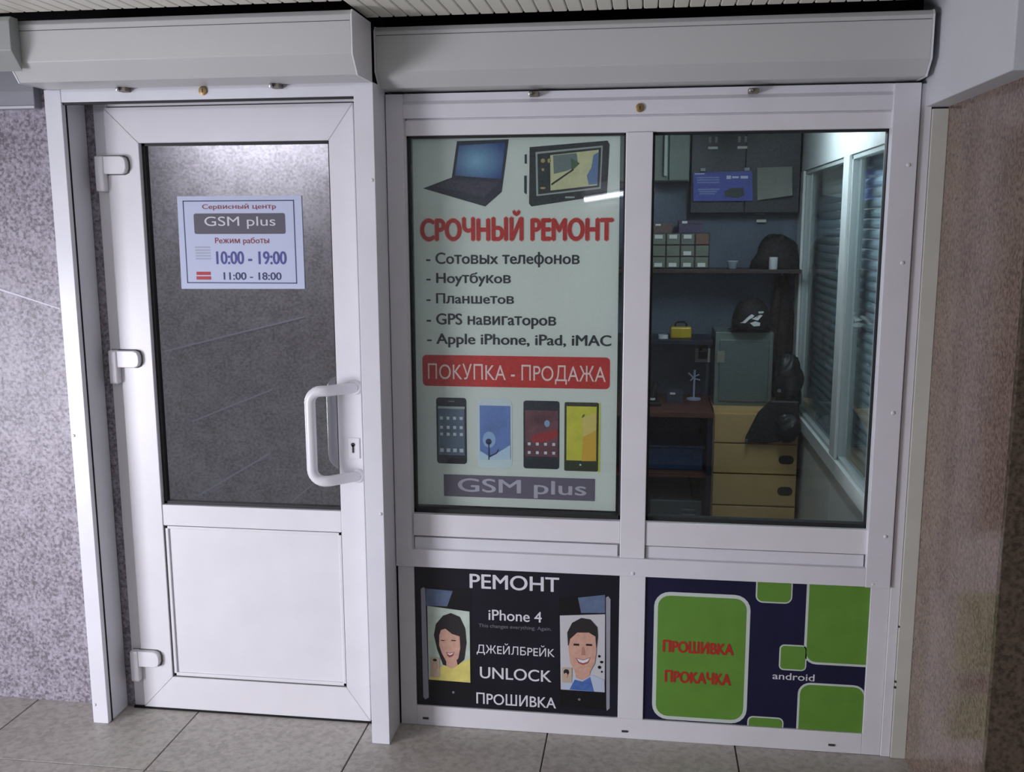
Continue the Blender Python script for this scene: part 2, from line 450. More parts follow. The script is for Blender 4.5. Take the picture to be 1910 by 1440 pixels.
# hinges
for z in (1.674, 1.114, .172):
    h = box('hinge', -1.568, -1.541, -.034, -.004, z-.074, z+.026, PVC, d1, bev=.005)
    bm = bmesh.new()
    pts = [(-1.566, z-.025), (-1.566, z+.025)] + [(-1.490+.016*math.cos(a), z+.009+.016*math.sin(a)) for a in (1.57, .8, 0)] + [(-1.490+.016*math.cos(a), z-.009+.016*math.sin(a)) for a in (0, -.8, -1.57)]
    o = plate('hinge_leaf', pts, -.030, -.011, PVC, h, bev=.002)
    o = plate('hinge_shadow_gap', [(p0*1.0+(.004 if p0 > -1.5 else 0), z+(p1-z)*1.1) for p0, p1 in pts], -.0135, -.011, mat('grey_joint', (96, 94, 96), .8), h)
# bow handles inside and outside
def bow(yd):
    zt, zb, xm, xb, r = 1.040, .778, -.824, -.936, .034
    ym, yb = -.012 if yd < 0 else .05, yd
    pts = [(xm, ym, zt)]
    pts += [(xm+(xb-xm)*t, ym+(yb-ym)*min(1, t*1.7), zt) for t in (.12, .25, .4, .55)]
    for k in range(7):
        a = math.pi/2*k/6; pts.append((xb+r-r*math.sin(a), yb, zt-r+r*math.cos(a)))
    low = [(x, y, zt+zb-z) for x, y, z in pts][::-1]
    hd = tube('bow_handle', pts+low, .0155, PVC, d1, n=18)
    for z in (zt, zb):
        lathe('rosette', [(.019, 0), (.021, .003), (.019, .008)] if yd > 0 else [(.019, 0), (.021, -.003), (.017, -.008)], (xm, ym, z), PVC, hd, axis='y')
bow(-.082); bow(.108)
lk = box('lock_plate', -.849, -.815, -.016, -.011, .830, .892, PVC, d1, bev=.002)
KEY = mat('dark_keyhole', (40, 38, 40), .6)
lathe('keyhole', [(.006, -.0012), (.006, .003)], (-.834, -.0165, .872), KEY, lk, n=12, axis='y')
box('keyhole_slot', -.8365, -.8315, -.0177, -.0135, .848, .872, KEY, lk, bev=0)
box('threshold', -1.577, -.77, -.012, .07, -.001, .006, DARK, d1, bev=0)

# opening hours notice on the door glass
sgn = plate('opening_hours_sign', [(-1.3445,1.5858),(-0.9715,1.5859),(-0.9715,1.3217),(-1.3472,1.3197)], .0105, .0135, mat('pale_blue_paper', (190, 199, 224), .6))
tag(sgn, 'pale blue opening hours notice stuck on the door glass', 'sign')
IN = mat('navy_ink', (58, 62, 104), .6); INR = mat('dark_red_ink', (140, 58, 70), .6); ING = mat('grey_plate_ink', (88, 86, 98), .6); INW = mat('pale_print', (208, 208, 216), .6)
INB = mat('blue_ink', (74, 80, 148), .6); INL = mat('light_grey_ink', (166, 172, 192), .6); INRR = mat('red_ink', (176, 58, 66), .6)
ys = .0100
def frame_lines(a, b, t, y, m, parent, name='printed_border'):
    x0, z1 = a; x1, z0 = b
    inks(name, [rect((x0, z1), (x1, z1-t)), rect((x0, z0+t), (x1, z0)), rect((x0, z1), (x0+t, z0)), rect((x1-t, z1), (x1, z0))], y, m, parent)
frame_lines((-1.3283,1.5737), (-0.9936,1.3367), .0028, ys, IN, sgn)
txt('Сервисный центр', ((-1.2698,1.5641), (-1.2709,1.5452), (-1.0477,1.5525)), ys, INR, sgn, .012)
ink('printed_plate', rrect(*(-1.2970,1.4785), *(-1.0220,1.5368), .006), ys, ING, sgn)
txt('GSM plus', ((-1.2648,1.5280), (-1.2669,1.4929), (-1.0511,1.5099)), ys-.0004, INW, sgn, .0)
txt('Режим работы', ((-1.2359,1.4689), (-1.2372,1.4466), (-1.0722,1.4585)), ys, INR, sgn, .012)
txt('10:00 - 19:00', ((-1.2351,1.4292), (-1.2372,1.3914), (-1.0223,1.4097)), ys, INB, sgn, .03)
txt('11:00 - 18:00', ((-1.2153,1.3687), (-1.2165,1.3468), (-1.0397,1.3577)), ys, IN, sgn, .02)
for k, s_ in enumerate(('понедельник', 'вторник', 'среда', 'четверг', 'пятница')):
    y = 636+k*46
    inks('printed_day_line', [rect((-1.2945,1.4426), (-1.2499,1.4402))] if False else [[(p[0], p[1]-k*.0083) for p in rect((-1.2976,1.4426), (-1.2515,1.4385))]], ys, INL, sgn)
ink('printed_day_block', rect((-1.2979,1.3699), (-1.2544,1.3604)), ys, INRR, sgn)
ink('printed_day_block', rect((-1.2987,1.3567), (-1.2539,1.3469)), ys, INRR, sgn)

# ================================================================== ROLLER SHUTTER OVER THE DOOR
s1 = empty('roller_shutter', (-1.18, -.12, 0), 'white roller shutter over the door with housing, two long guide posts and end bar', 'shutter', 'rolled-up shutters')
def housing_prof(yf, yb, zt=2.019, zb=1.871, ch=.045):
    return [(yb, zb), (yf+.038, zb), (yf, zb+ch), (yf, zt-.012), (yf+.008, zt), (yb, zt)]
hb = prism_x('housing', housing_prof(-.292, -.125), -1.628, -.722, BOXM, s1, bev=.0015)
prism_x('end_plate', housing_prof(-.2925, -.124, 2.020, 1.870), -.722, -.718, PVC, hb)
prism_x('end_plate', housing_prof(-.2925, -.124, 2.020, 1.870), -1.632, -1.628, PVC, hb)
prism_x('housing_seam', [(-.2928, 1.992), (-.2918, 1.992), (-.2918, 1.9935), (-.2928, 1.9935)], -1.626, -.724, mat('grey_joint', (96, 94, 96), .8), hb)
gp = box('guide_post', -1.651, -1.602, -.118, -.003, 0, 1.872, ALU, s1)
box('guide_slot', -1.603, -1.6005, -.100, -.094, 0, 1.86, DARK, gp, bev=0)
gq = box('guide_post', -.770, -.717, -.124, -.002, 0, 1.872, ALU, s1)
for zz in (.70, 1.62): lathe('screw_cap', [(.0045, .0), (.005, -.001), (.003, -.003)], (-.726, -.124, zz), PVC, gq, n=10, axis='y')
for zz in (.06, .90): lathe('screw_cap', [(.0045, .0), (.005, -.001), (.003, -.003)], (-1.642, -.118, zz), PVC, gp, n=10, axis='y')
eb = box('end_bar', -1.601, -.771, -.118, -.096, 1.838, 1.880, ALU, s1)
box('bottom_seal', -1.601, -.771, -.112, -.102, 1.832, 1.838, GASK, eb, bev=0)
def lock(x, z, y, parent):
    l = lathe('lock_cylinder', [(.0115, .0), (.0115, -.004), (.008, -.0055)], (x, y, z), BRASS, parent, axis='y')
    box('key_slot', x-.0015, x+.0015, y-.006, y-.0053, z-.005, z+.005, KEY, l, bev=0)
def stopper(x, z, y, parent):
    l = box('stopper', x-.013, x+.013, y-.03, y, z-.006, z+.006, RUST, parent, bev=.002)
    lathe('stopper_bolt', [(.005, 0), (.005, -.008), (.003, -.009)], (x-.008, y-.03, z-.001), STEEL, l, n=10, axis='y')
lock(-1.188, 1.860, -.118, eb); stopper(-1.408, 1.866, -.116, eb); stopper(-.977, 1.866, -.116, eb)

# ================================================================== ROLLER SHUTTER OVER THE WINDOW
s2 = empty('roller_shutter', (-.01, -.01, .5), 'white roller shutter above the shop window with wide housing and flat guide rails', 'shutter', 'rolled-up shutters')
hb = prism_x('housing', housing_prof(-.105, .07, 2.013, 1.862, .038), -.712, .678, BOXM, s2, bev=.0015)
prism_x('end_plate', housing_prof(-.1055, .071, 2.014, 1.861, .038), .678, .683, PVC, hb)
prism_x('end_plate', housing_prof(-.1055, .071, 2.014, 1.861, .038), -.7165, -.712, PVC, hb)
prism_x('housing_seam', [(-.1058, 1.990), (-.1048, 1.990), (-.1048, 1.9915), (-.1058, 1.9915)], -.71, .676, mat('grey_joint', (96, 94, 96), .8), hb)
g1 = box('guide_rail', -.7150, -.6665, -.010, .03, .557, 1.8545, ALU, s2)
g2 = box('guide_rail', .6195, .6860, -.013, .02, .5060, 1.8545, ALU, s2)
g3 = box('sill_rail', -.7150, .6195, -.011, .02, .5070, .5600, ALU, s2)
for zz in (1.65, 1.40, 1.0, .655): lathe('screw_cap', [(.005, .0), (.0055, -.001), (.003, -.003)], (.665, -.013, zz), PVC, g2, n=10, axis='y')
for xx in (-.695, -.02, .640): lathe('screw_cap', [(.005, .0), (.0055, -.001), (.003, -.003)], (xx, -.011, .516), PVC, g3, n=10, axis='y')
eb = prism_x('end_bar', [(.03, 1.856), (.0, 1.856), (.0, 1.836), (-.009, 1.826), (-.009, 1.7895), (.03, 1.7895)], -.6665, .6215, ALU, s2, bev=.001)
lock(-.023, 1.806, -.009, eb); stopper(-.304, 1.846, -.002, eb); stopper(.268, 1.842, -.002, eb)
# neighbouring housing at the left edge
s3 = empty('roller_shutter', (-1.9, -.32, 1.9), 'end of a neighbouring grey shutter housing at the upper left edge', 'shutter')
_n = (-1.5901,1.9240)
prism_x('housing', housing_prof(-.335, -.297, 2.022, _n[1]-.03), -2.6, _n[0], mat('grey_housing', (150, 154, 152), .45), s3, bev=.002)

# ================================================================== SHOP WINDOW
w1 = empty('window_1', (-.01, .03, 0), 'white plastic shop window with two tall panes above two lower panels', 'window', kind='structure')
bm = bmesh.new()
addbox(bm, -.713, -.6645, 0, .07, 0, .51, .0015); addbox(bm, .6385, .6895, 0, .07, 0, .51, .0015)
addbox(bm, -.6645, .6385, 0, .07, 0, .0625, .0015); addbox(bm, -.0575, .0165, 0, .07, .0625, .51, .0015)
obj('lower_frame', bm, PVC, w1)
bm = bmesh.new()
addbox(bm, -.713, -.6635, .004, .07, .555, 1.80, .0015); addbox(bm, .6215, .6895, .004, .07, .51, 1.85, .0015)
addbox(bm, -.6635, .6215, .002, .07, 1.7445, 1.786, .0015); addbox(bm, -.6635, .6215, .02, .07, .51, .5985, .0015)
addbox(bm, -.66, .62, .006, .03, 1.770, 1.7895, .001)
obj('upper_frame', bm, PVC, w1)
box('mullion', -.0585, .0125, -.005, .07, .5575, 1.7443, PVC, w1, bev=.002)
box('sash_rail', -.6635, -.0590, 0, .06, .5995, .6655, PVC, w1, bev=.002)
box('sash_rail', .0130, .6215, 0, .06, .5965, .6665, PVC, w1, bev=.002)
for a, b in ((-.6635, -.0590), (.0130, .6215)):
    bm = bmesh.new()
    for q in ((a, a+.006, .666, 1.7445), (b-.005, b, .666, 1.7445), (a, b, .666, .678), (a, b, 1.739, 1.7445)):
        addbox(bm, q[0], q[1], .018, .044, q[2], q[3], 0)
    obj('glazing_gasket', bm, GASK, w1)
    box('glass_pane', a, b, .026, .031, .666, 1.7445, GL, w1, bev=0)
    box('drip_strip', a+.002, b-.006, .004, .02, .5585, .594, ALU, w1)
for a in (-.637, -.036, .555):
    box('drain_cap', a-.009, a+.009, -.003, .001, .020, .026, mat('dark_plastic', (58, 58, 60), .5), w1, bev=.001)

# ------------------------------------------------------------------ lower left poster
pc = box('repair_poster', -.6645, -.0575,   .0065, .010, .0625, .512, mat('black_poster_print', (22, 22, 34), .35, var=.35, vscale=5))
tag(pc, 'black poster with two pictured phones and white lettering in the lower left panel', 'poster')
y1, y2, y3, y4 = .0060, .0054, .0046, .0034
WH = mat('white_ink', (222, 222, 228), .6); GY = mat('grey_small_ink', (120, 120, 130), .6)
SILV = mat('silver_print', (150, 152, 164), .5); SKY = mat('blue_grey_print', (96, 112, 142), .5, var=.15, vscale=30)
txt('РЕМОНТ', ((-0.4981,0.4874), (-0.4986,0.4422), (-0.2326,0.4664)), y1, WH, pc, .016)
txt('iPhone 4', ((-0.4422,0.3792), (-0.4424,0.3457), (-0.2835,0.3643)), y1, WH, pc, .012)
txt('This changes everything. Again.', ((-0.4725,0.3331), (-0.4726,0.3185), (-0.2548,0.3298)), y1, GY, pc)
txt('ДЖЕЙЛБРЕЙК', ((-0.4789,0.2746), (-0.4792,0.2349), (-0.2450,0.2618)), y1, WH, pc, .004)
txt('UNLOCK', ((-0.4698,0.1972), (-0.4701,0.1601), (-0.2543,0.1840)), y1, WH, pc, .012)
txt('ПРОШИВКА', ((-0.4812,0.1138), (-0.4815,0.0775), (-0.2405,0.1028)), y1, WH, pc, .012)
SK1 = mat('skin_print', (204, 160, 140), .6, var=.12, vscale=50); HAIR = mat('dark_hair_print', (34, 28, 30), .6); YEL = mat('yellow_print', (216, 204, 112), .6, var=.1, vscale=40)
SCRN = mat('pale_green_print', (188, 204, 190), .6, var=.12, vscale=25); SCRM = mat('pale_grey_print', (198, 198, 202), .6); LIP = mat('lip_print', (150, 70, 70), .6); BLU = mat('blue_shirt_print', (70, 104, 172), .6, var=.2, vscale=60); SHIRT = mat('pale_shirt_print', (186, 196, 214), .6)
FRM = mat('black_phone_print', (12, 12, 18), .4)
# left phone with a smiling woman on its screen
ph = ink('pictured_phone', [(-0.6431,0.4363),(-0.4928,0.4377),(-0.4964,0.0857),(-0.6418,0.0802)], y1, FRM, pc)
ink('pictured_edge', [(-0.6459,0.4322),(-0.6380,0.4386),(-0.6325,0.4348),(-0.6277,0.0874),(-0.6390,0.0804),(-0.6445,0.0884)], y2, SILV, ph)
ink('pictured_glare', [(-0.6302,0.4350),(-0.5492,0.4309),(-0.5667,0.3816),(-0.6311,0.3815)], y2, SKY, ph)
ink('pictured_screen', [(-0.6272,0.3805),(-0.4994,0.3689),(-0.4990,0.1438),(-0.6267,0.1460)], y2, SCRN, ph)
ink('pictured_shirt', [(-0.6259,0.1461),(-0.6225,0.1567),(-0.5861,0.1922),(-0.5543,0.2065),(-0.5188,0.2087),(-0.4990,0.2222),(-0.4990,0.1446)], y3, YEL, ph)
ink('pictured_hair', [(-0.5821,0.1966),(-0.5991,0.2451),(-0.6083,0.2897),(-0.6018,0.3248),(-0.5797,0.3525),(-0.5561,0.3619),(-0.5288,0.3512),(-0.5128,0.3155),(-0.5094,0.2708),(-0.5167,0.2170),(-0.5346,0.1995),(-0.5585,0.1897)], y3-.0002, HAIR, ph)
ink('pictured_face', [(-0.5917,0.2907),(-0.5863,0.3073),(-0.5725,0.3122),(-0.5530,0.2969),(-0.5296,0.2901),(-0.5281,0.2533),(-0.5344,0.2201),(-0.5524,0.2017),(-0.5701,0.2056),(-0.5847,0.2336),(-0.5922,0.2578)], y4, SK1, ph)
ink('pictured_neck', [(-0.5719,0.2137),(-0.5403,0.2156),(-0.5366,0.1985),(-0.5546,0.1858),(-0.5711,0.1931)], y4+.0002, SK1, ph)
inks('pictured_eyes', [rect((-0.5868,0.2762),(-0.5750,0.2736)), rect((-0.5553,0.2780),(-0.5415,0.2747))], y4-.0004, HAIR, ph)
ink('pictured_smile', [(-0.5716,0.2384),(-0.5598,0.2359),(-0.5459,0.2408),(-0.5508,0.2273),(-0.5600,0.2218),(-0.5674,0.2263)], y4-.0004, LIP, ph)
ink('pictured_teeth', [(-0.5685,0.2366),(-0.5598,0.2342),(-0.5487,0.2386),(-0.5519,0.2330),(-0.5599,0.2293),(-0.5658,0.2322)], y4-.0008, WH, ph)
ink('pictured_inset', rect((-0.6214,0.2182),(-0.5915,0.1553)), y3-.0008, mat('tan_print', (188, 172, 150), .6), ph)
ink('pictured_inset_hair', ellipse(*(-0.6064,0.2108), .006, .004), y4-.0006, HAIR, ph)
ink('pictured_inset_face', ellipse(*(-0.6060,0.1910), .006, .011), y4-.0006, SK1, ph)
ink('pictured_button', ellipse(*(-0.5516,0.1092), .004, .004), y2, GY, ph)
# right phone with a smiling man on its screen
ph = ink('pictured_phone', [(-0.2324,0.4307),(-0.0859,0.4362),(-0.0813,0.0827),(-0.2289,0.0871)], y1, FRM, pc)
ink('pictured_edge', [(-0.0964,0.4337),(-0.0897,0.4379),(-0.0832,0.4284),(-0.0814,0.0889),(-0.0897,0.0809),(-0.0910,0.0923)], y2, SILV, ph)
ink('pictured_glare', [(-0.1777,0.4288),(-0.0991,0.4414),(-0.0984,0.3861),(-0.1679,0.3824)], y2, SKY, ph)
ink('pictured_screen', [(-0.2302,0.3711),(-0.0983,0.3822),(-0.0965,0.1390),(-0.2265,0.1399)], y2, SCRM, ph)
ink('pictured_shirt', [(-0.2265,0.1407),(-0.2197,0.1657),(-0.1891,0.1840),(-0.1320,0.1916),(-0.0977,0.1776),(-0.0965,0.1394)], y3, SHIRT, ph)
ink('pictured_tie', [(-0.2004,0.1416),(-0.1853,0.1740),(-0.1623,0.1694),(-0.1396,0.1851),(-0.1277,0.1398)], y3-.0002, BLU, ph)
ink('pictured_neck', [(-0.1874,0.2125),(-0.1361,0.2157),(-0.1415,0.1870),(-0.1623,0.1735),(-0.1815,0.1804)], y3-.0004, SK1, ph)
ink('pictured_hair', [(-0.2058,0.2802),(-0.2083,0.3203),(-0.1941,0.3511),(-0.1678,0.3673),(-0.1413,0.3640),(-0.1204,0.3412),(-0.1182,0.3134),(-0.1216,0.2771)], y3-.0005, HAIR, ph)
ink('pictured_face', [(-0.2042,0.2743),(-0.1995,0.3007),(-0.1787,0.3220),(-0.1447,0.3239),(-0.1257,0.3129),(-0.1222,0.2690),(-0.1267,0.2284),(-0.1416,0.1991),(-0.1625,0.1897),(-0.1835,0.1986),(-0.1990,0.2281)], y4, SK1, ph)
inks('pictured_eyes', [rect((-0.1891,0.2876),(-0.1727,0.2813)), rect((-0.1527,0.2889),(-0.1349,0.2827))], y4-.0004, HAIR, ph)
ink('pictured_nose', [(-0.1640,0.2786),(-0.1587,0.2789),(-0.1535,0.2530),(-0.1668,0.2523)], y4-.0004, mat('skin_shade_print', (178, 128, 110), .6), ph)
ink('pictured_smile', [(-0.1827,0.2432),(-0.1610,0.2385),(-0.1383,0.2471),(-0.1457,0.2293),(-0.1608,0.2223),(-0.1750,0.2275)], y4-.0004, LIP, ph)
ink('pictured_teeth', [(-0.1796,0.2414),(-0.1610,0.2368),(-0.1409,0.2449),(-0.1476,0.2332),(-0.1609,0.2280),(-0.1723,0.2313)], y4-.0008, WH, ph)
ink('pictured_inset', rect((-0.2230,0.2104),(-0.1936,0.1633)), y3-.0010, mat('tan_print', (188, 172, 150), .6), ph)
ink('pictured_inset_hair', ellipse(*(-0.2103,0.1969), .008, .009), y4-.0006, HAIR, ph)
ink('pictured_inset_face', ellipse(*(-0.2114,0.1867), .005, .008), y4-.0010, SK1, ph)
inks('pictured_headset', [ellipse(*(-0.1137,0.2514), .004, .004), ellipse(*(-0.1067,0.2337), .005, .004), ellipse(*(-0.1126,0.2171), .005, .005), ellipse(*(-0.1056,0.2034), .003, .003)], y3, FRM, ph)
ink('pictured_button', ellipse(*(-0.1714,0.1115), .004, .004), y2, GY, ph)

# ------------------------------------------------------------------ lower right poster
pd = box('firmware_poster', .0165, .6385,   .0065, .010, .0625, .512, mat('navy_poster_print', (24, 24, 58), .35, var=.15, vscale=6))
tag(pd, 'navy poster with rounded green blocks and red lettering in the lower right panel', 'poster')
GRN = mat('green_print', (98, 146, 54), .5, var=.06, vscale=14); WB = mat('white_outline_print', (204, 214, 206), .5); RED = mat('red_block_ink', (176, 44, 34), .5)
def clampx(p): return (min(max(p[0], .0172), .6378), min(max(p[1], .0632), .508))
def block(a, b, r, t, text=True):
    (x0, z1), (x1, z0) = a, b
    q = ink('printed_block_outline', [clampx(p) for p in rrect(x0, z0, x1, z1, r)], y1, WB, pd)
    ink('printed_block', [clampx(p) for p in rrect(x0+t, z0+t, x1-t, z1-t, max(.002, r-t))], y2, GRN, q)
block((0.0425,0.4594), (0.3142,0.0662), .045, .011)
block((0.3269,0.5479), (0.4277,0.4402), .02, .004)
block((0.4665,0.5375), (0.7020,0.2630), .035, .007)
block((0.3991,0.3183), (0.4751,0.2403), .014, .004)
block((0.3173,0.0933), (0.4194,-0.0317), .016, .004)
block((0.4555,0.2064), (0.6435,-0.0235), .035, .006)
txt('ПРОШИВКА', ((0.0693,0.3138), (0.0701,0.2759), (0.2719,0.2957)), y3, RED, pd, .05)
txt('ПРОКАЧКА', ((0.0770,0.2214), (0.0779,0.1831), (0.2674,0.1988)), y3, RED, pd, .05)
txt('android', ((0.3830,0.2324), (0.3838,0.2114), (0.4997,0.2223)), y2, WH, pd, .01)

# ------------------------------------------------------------------ large poster behind the left pane
def translucent_paper():
    m = mat('pale_poster_paper', (240, 246, 238), .55, var=.03, vscale=3); nt = m.node_tree
    b = nt.nodes['Principled BSDF']; t = nt.nodes.new('ShaderNodeBsdfTranslucent'); t.inputs[0].default_value = (.82, .88, .84, 1)
    mx = nt.nodes.new('ShaderNodeMixShader'); mx.inputs[0].default_value = .42
    nt.links.new(b.outputs[0], mx.inputs[1]); nt.links.new(t.outputs[0], mx.inputs[2]); nt.links.new(mx.outputs[0], nt.nodes['Material Output'].inputs[0])
    return m
PY = .046
pm = plate('service_poster', [(-0.6541,1.7457),(-0.0754,1.7410),((-0.0736,0.6817)[0], (-0.0736,0.6817)[1]), (-0.6582,0.6825)], PY, PY+.003, translucent_paper())
tag(pm, 'large pale poster listing repairs behind the left window pane', 'poster')
q1, q2, q3, q4 = PY-.0006, PY-.0012, PY-.0018, PY-.0024
RD = mat('poster_red_ink', (186, 46, 42), .5, var=.1, vscale=30); PK = mat('poster_pink_edge', (222, 172, 164), .5); BK = mat('poster_black_ink', (40, 44, 50), .5)
txt('СРОЧНЫЙ РЕМОНТ', ((-0.6365,1.5414), (-0.6382,1.4565), (-0.0902,1.4901)), q2, RD, pm, .05)
txt('СРОЧНЫЙ РЕМОНТ', ((-0.6387,1.5441), (-0.6405,1.4543), (-0.0880,1.4901)), q1, PK, pm, .062)
txt('- Сотовых телефонов', ((-0.6214,1.4266), (-0.6222,1.3832), (-0.1831,1.3955)), q1, BK, pm, .024)
txt('- Ноутбуков', ((-0.6216,1.3690), (-0.6223,1.3289), (-0.3772,1.3513)), q1, BK, pm, .024)
txt('- Планшетов', ((-0.6227,1.3093), (-0.6232,1.2797), (-0.3685,1.2896)), q1, BK, pm, .024)
txt('- GPS навигаторов', ((-0.6228,1.2518), (-0.6236,1.2089), (-0.2482,1.2285)), q1, BK, pm, .024)
txt('- Apple iPhone, iPad, iMAC', ((-0.6225,1.1940), (-0.6232,1.1531), (-0.0920,1.1727)), q1, BK, pm, .024)
ink('printed_banner', rrect(*(-0.6373,1.0398), *(-0.0949,1.1307), .012), q1, RD, pm)
txt('ПОКУПКА - ПРОДАЖА', ((-0.6213,1.1063), (-0.6223,1.0511), (-0.1063,1.0761)), q2, mat('poster_cream_ink', (228, 206, 200), .5), pm, .0)
ink('printed_plate', rect((-0.5795,0.7762), (-0.1336,0.7096)), q1, mat('plum_grey_ink', (96, 90, 106), .5), pm)
txt('GSM plus', ((-0.5374,0.7666), (-0.5381,0.7123), (-0.1584,0.7449)), q2, mat('lilac_grey_ink', (176, 170, 186), .5), pm, .014)
# pictured laptop
LP = mat('laptop_case_print', (48, 52, 66), .5, var=.25, vscale=60)
lp = ink('pictured_laptop', [(-0.5274,1.7319),(-0.3819,1.7348),(-0.4019,1.5921),(-0.4490,1.5525),(-0.6263,1.6038),(-0.5434,1.6332)], q1, LP, pm)
def grad(name, a, b, ax):
    m = mat(name, a, .5)
    nt = m.node_tree; tc = nt.nodes.new('ShaderNodeTexCoord'); gr = nt.nodes.new('ShaderNodeTexGradient'); gr.gradient_type = 'SPHERICAL'
    mp = nt.nodes.new('ShaderNodeMapping'); mp.inputs['Location'].default_value = (-.42*1.6, 0, -.5*1.6); mp.inputs['Scale'].default_value = (1.6, 0, 1.6)
    nt.links.new(tc.outputs['Generated'], mp.inputs['Vector']); nt.links.new(mp.outputs['Vector'], gr.inputs['Vector'])
    r = nt.nodes.new('ShaderNodeValToRGB'); r.color_ramp.elements[0].color = (*lin(a), 1); r.color_ramp.elements[1].color = (*lin(b), 1)
    nt.links.new(gr.outputs['Fac'], r.inputs['Fac']); nt.links.new(r.outputs['Color'], nt.nodes['Principled BSDF'].inputs['Base Color'])
    return m
ink('pictured_screen', [(-0.5218,1.7199),(-0.3911,1.7265),(-0.4035,1.6276),(-0.5344,1.6383)], q2, grad('laptop_screen_print', (50, 76, 132), (128, 176, 205), 0), lp)
ink('pictured_keyboard', [(-0.5488,1.6290),(-0.4092,1.6178),(-0.4515,1.5775),(-0.5916,1.6087)], q2, mat('laptop_keys_print', (66, 66, 80), .5, var=.3, vscale=160), lp)
ink('pictured_touchpad', [(-0.5536,1.6019),(-0.5047,1.5908),(-0.5159,1.5814),(-0.5672,1.5947)], q3, LP, lp)
# pictured navigator
NV = mat('navigator_case_print', (44, 54, 56), .5, var=.15, vscale=40); MP = mat('map_cream_print', (202, 206, 160), .5, var=.1, vscale=30); MG = mat('map_green_print', (72, 110, 78), .5); MS = mat('map_slate_print', (112, 128, 128), .5); MBL = mat('map_blue_print', (98, 128, 170), .5); NL = mat('navigator_rim_print', (160, 172, 168), .5)
nv = ink('pictured_navigator', [(-0.3237,1.7130),(-0.1099,1.7274),(-0.1039,1.7174),(-0.1094,1.5856),(-0.1179,1.5802),(-0.3185,1.5518),(-0.3255,1.5595)], q1, NV, pm)
ink('pictured_button', [(-0.3376,1.6934),(-0.3315,1.6941),(-0.3315,1.6680),(-0.3376,1.6693)], q1, NV, nv)
ink('pictured_button', [(-0.3390,1.6363),(-0.3316,1.6362),(-0.3316,1.5852),(-0.3391,1.5895)], q1, NV, nv)
ink('pictured_rim', [(-0.3072,1.6993),(-0.1225,1.7143),(-0.1267,1.5988),(-0.3049,1.5799)], q2, NL, nv)
ink('pictured_display', [(-0.3020,1.6942),(-0.1267,1.7094),(-0.1306,1.6031),(-0.2997,1.5849)], q2-.0004, NV, nv)
ink('pictured_map', [(-0.2665,1.6904),(-0.1335,1.7033),(-0.1367,1.6082),(-0.2653,1.5949)], q3, MP, nv)
ink('pictured_map_sky', [(-0.2587,1.6894),(-0.1941,1.6953),(-0.1896,1.6621),(-0.2196,1.6478),(-0.2563,1.6397)], q3-.0004, MS, nv)
ink('pictured_map_arrow', [(-0.2104,1.6834),(-0.1845,1.6675),(-0.1981,1.6551),(-0.2076,1.6510)], q4, MG, nv)
ink('pictured_map_water', [(-0.1478,1.6889),(-0.1334,1.6970),(-0.1359,1.6111),(-0.1599,1.6092),(-0.1653,1.6346),(-0.1531,1.6554)], q3-.0004, MBL, nv)
ink('pictured_map_road', [(-0.2636,1.6135),(-0.2033,1.6535),(-0.2007,1.6501),(-0.2627,1.6085)], q3-.0008, BK, nv)
inks('pictured_icons', [ellipse(*(-0.2868,1.6759), .006, .006, 10), ellipse(*(-0.2694,1.6757), .005, .006, 10), ellipse(*(-0.2867,1.6519), .004, .004, 10), ellipse(*(-0.2866,1.6019), .008, .003, 10)], q3, mat('icon_gold_print', (170, 160, 110), .5), nv)
txt('mio', ((-0.2236,1.5810), (-0.2235,1.5725), (-0.1984,1.5757)), q2, NL, nv) if False else ink('pictured_logo_mark', rect((-0.2244,1.5784), (-0.1984,1.5740)), q2, NL, nv)
# four pictured phones
def phone(a, b, r, case, screen, sa, sb):
    p = ink('pictured_phone', rrect(a[0], b[1], b[0], a[1], r), q1, case, pm)
    ink('pictured_screen', rect(sa, sb), q2, screen, p)
    return p
def icons(p, sa, sb, rows, cols, sz, m, y=None):
    lst = []
    for i in rows:
        for j in range(cols):
            x = sa[0]+(sb[0]-sa[0])*(j+.5)/cols; z = sa[1]+(sb[1]-sa[1])*i
            lst.append([(x-sz, z-sz), (x+sz, z-sz), (x+sz, z+sz), (x-sz, z+sz)])
    inks('pictured_icons', lst, y or q3, m, p)
PBK = mat('phone_black_print', (38, 46, 52), .5); PSL = mat('phone_slate_print', (88, 108, 124), .5, var=.2, vscale=18); ICW = mat('icon_pale_print', (196, 206, 214), .5, var=.2, vscale=120)
p = phone((-0.5987,1.0060), (-0.5092,0.8088), .009, PBK, PSL, (-0.5932,0.9803), (-0.5153,0.8349))
icons(p, (-0.5932,0.9803), (-0.5153,0.8349), (.24, .43, .57), 4, .0045, ICW); icons(p, (-0.5932,0.9803), (-0.5153,0.8349), (.90,), 4, .0055, ICW)
ink('pictured_speaker', rect((-0.5623,0.9969), (-0.5444,0.9941)), q2, GY, p)
ink('pictured_status', rect((-0.5932,0.9803), (-0.5138,0.9733)), q3, NL, p)
p = phone((-0.4771,1.0046), (-0.3750,0.7989), .017, mat('phone_white_print', (196, 212, 216), .5), mat('phone_sky_print', (98, 124, 180), .5, var=.18, vscale=14), (-0.4702,0.9850), (-0.3804,0.8268))
ink('pictured_dandelion', ellipse(*(-0.4425,0.8843), .019, .024), q3, mat('pale_blue_print', (142, 172, 208), .5), p)
ink('pictured_glow', [(-0.4714,0.8515),(-0.4390,0.8323),(-0.3993,0.8575),(-0.3803,0.8700),(-0.3804,0.8268),(-0.4716,0.8241)], q3, mat('pale_sky_print', (176, 200, 218), .5), p)
ink('pictured_seedhead', ellipse(*(-0.4442,0.8783), .009, .009, 12), q4, mat('dark_seed_print', (44, 56, 84), .5), p)
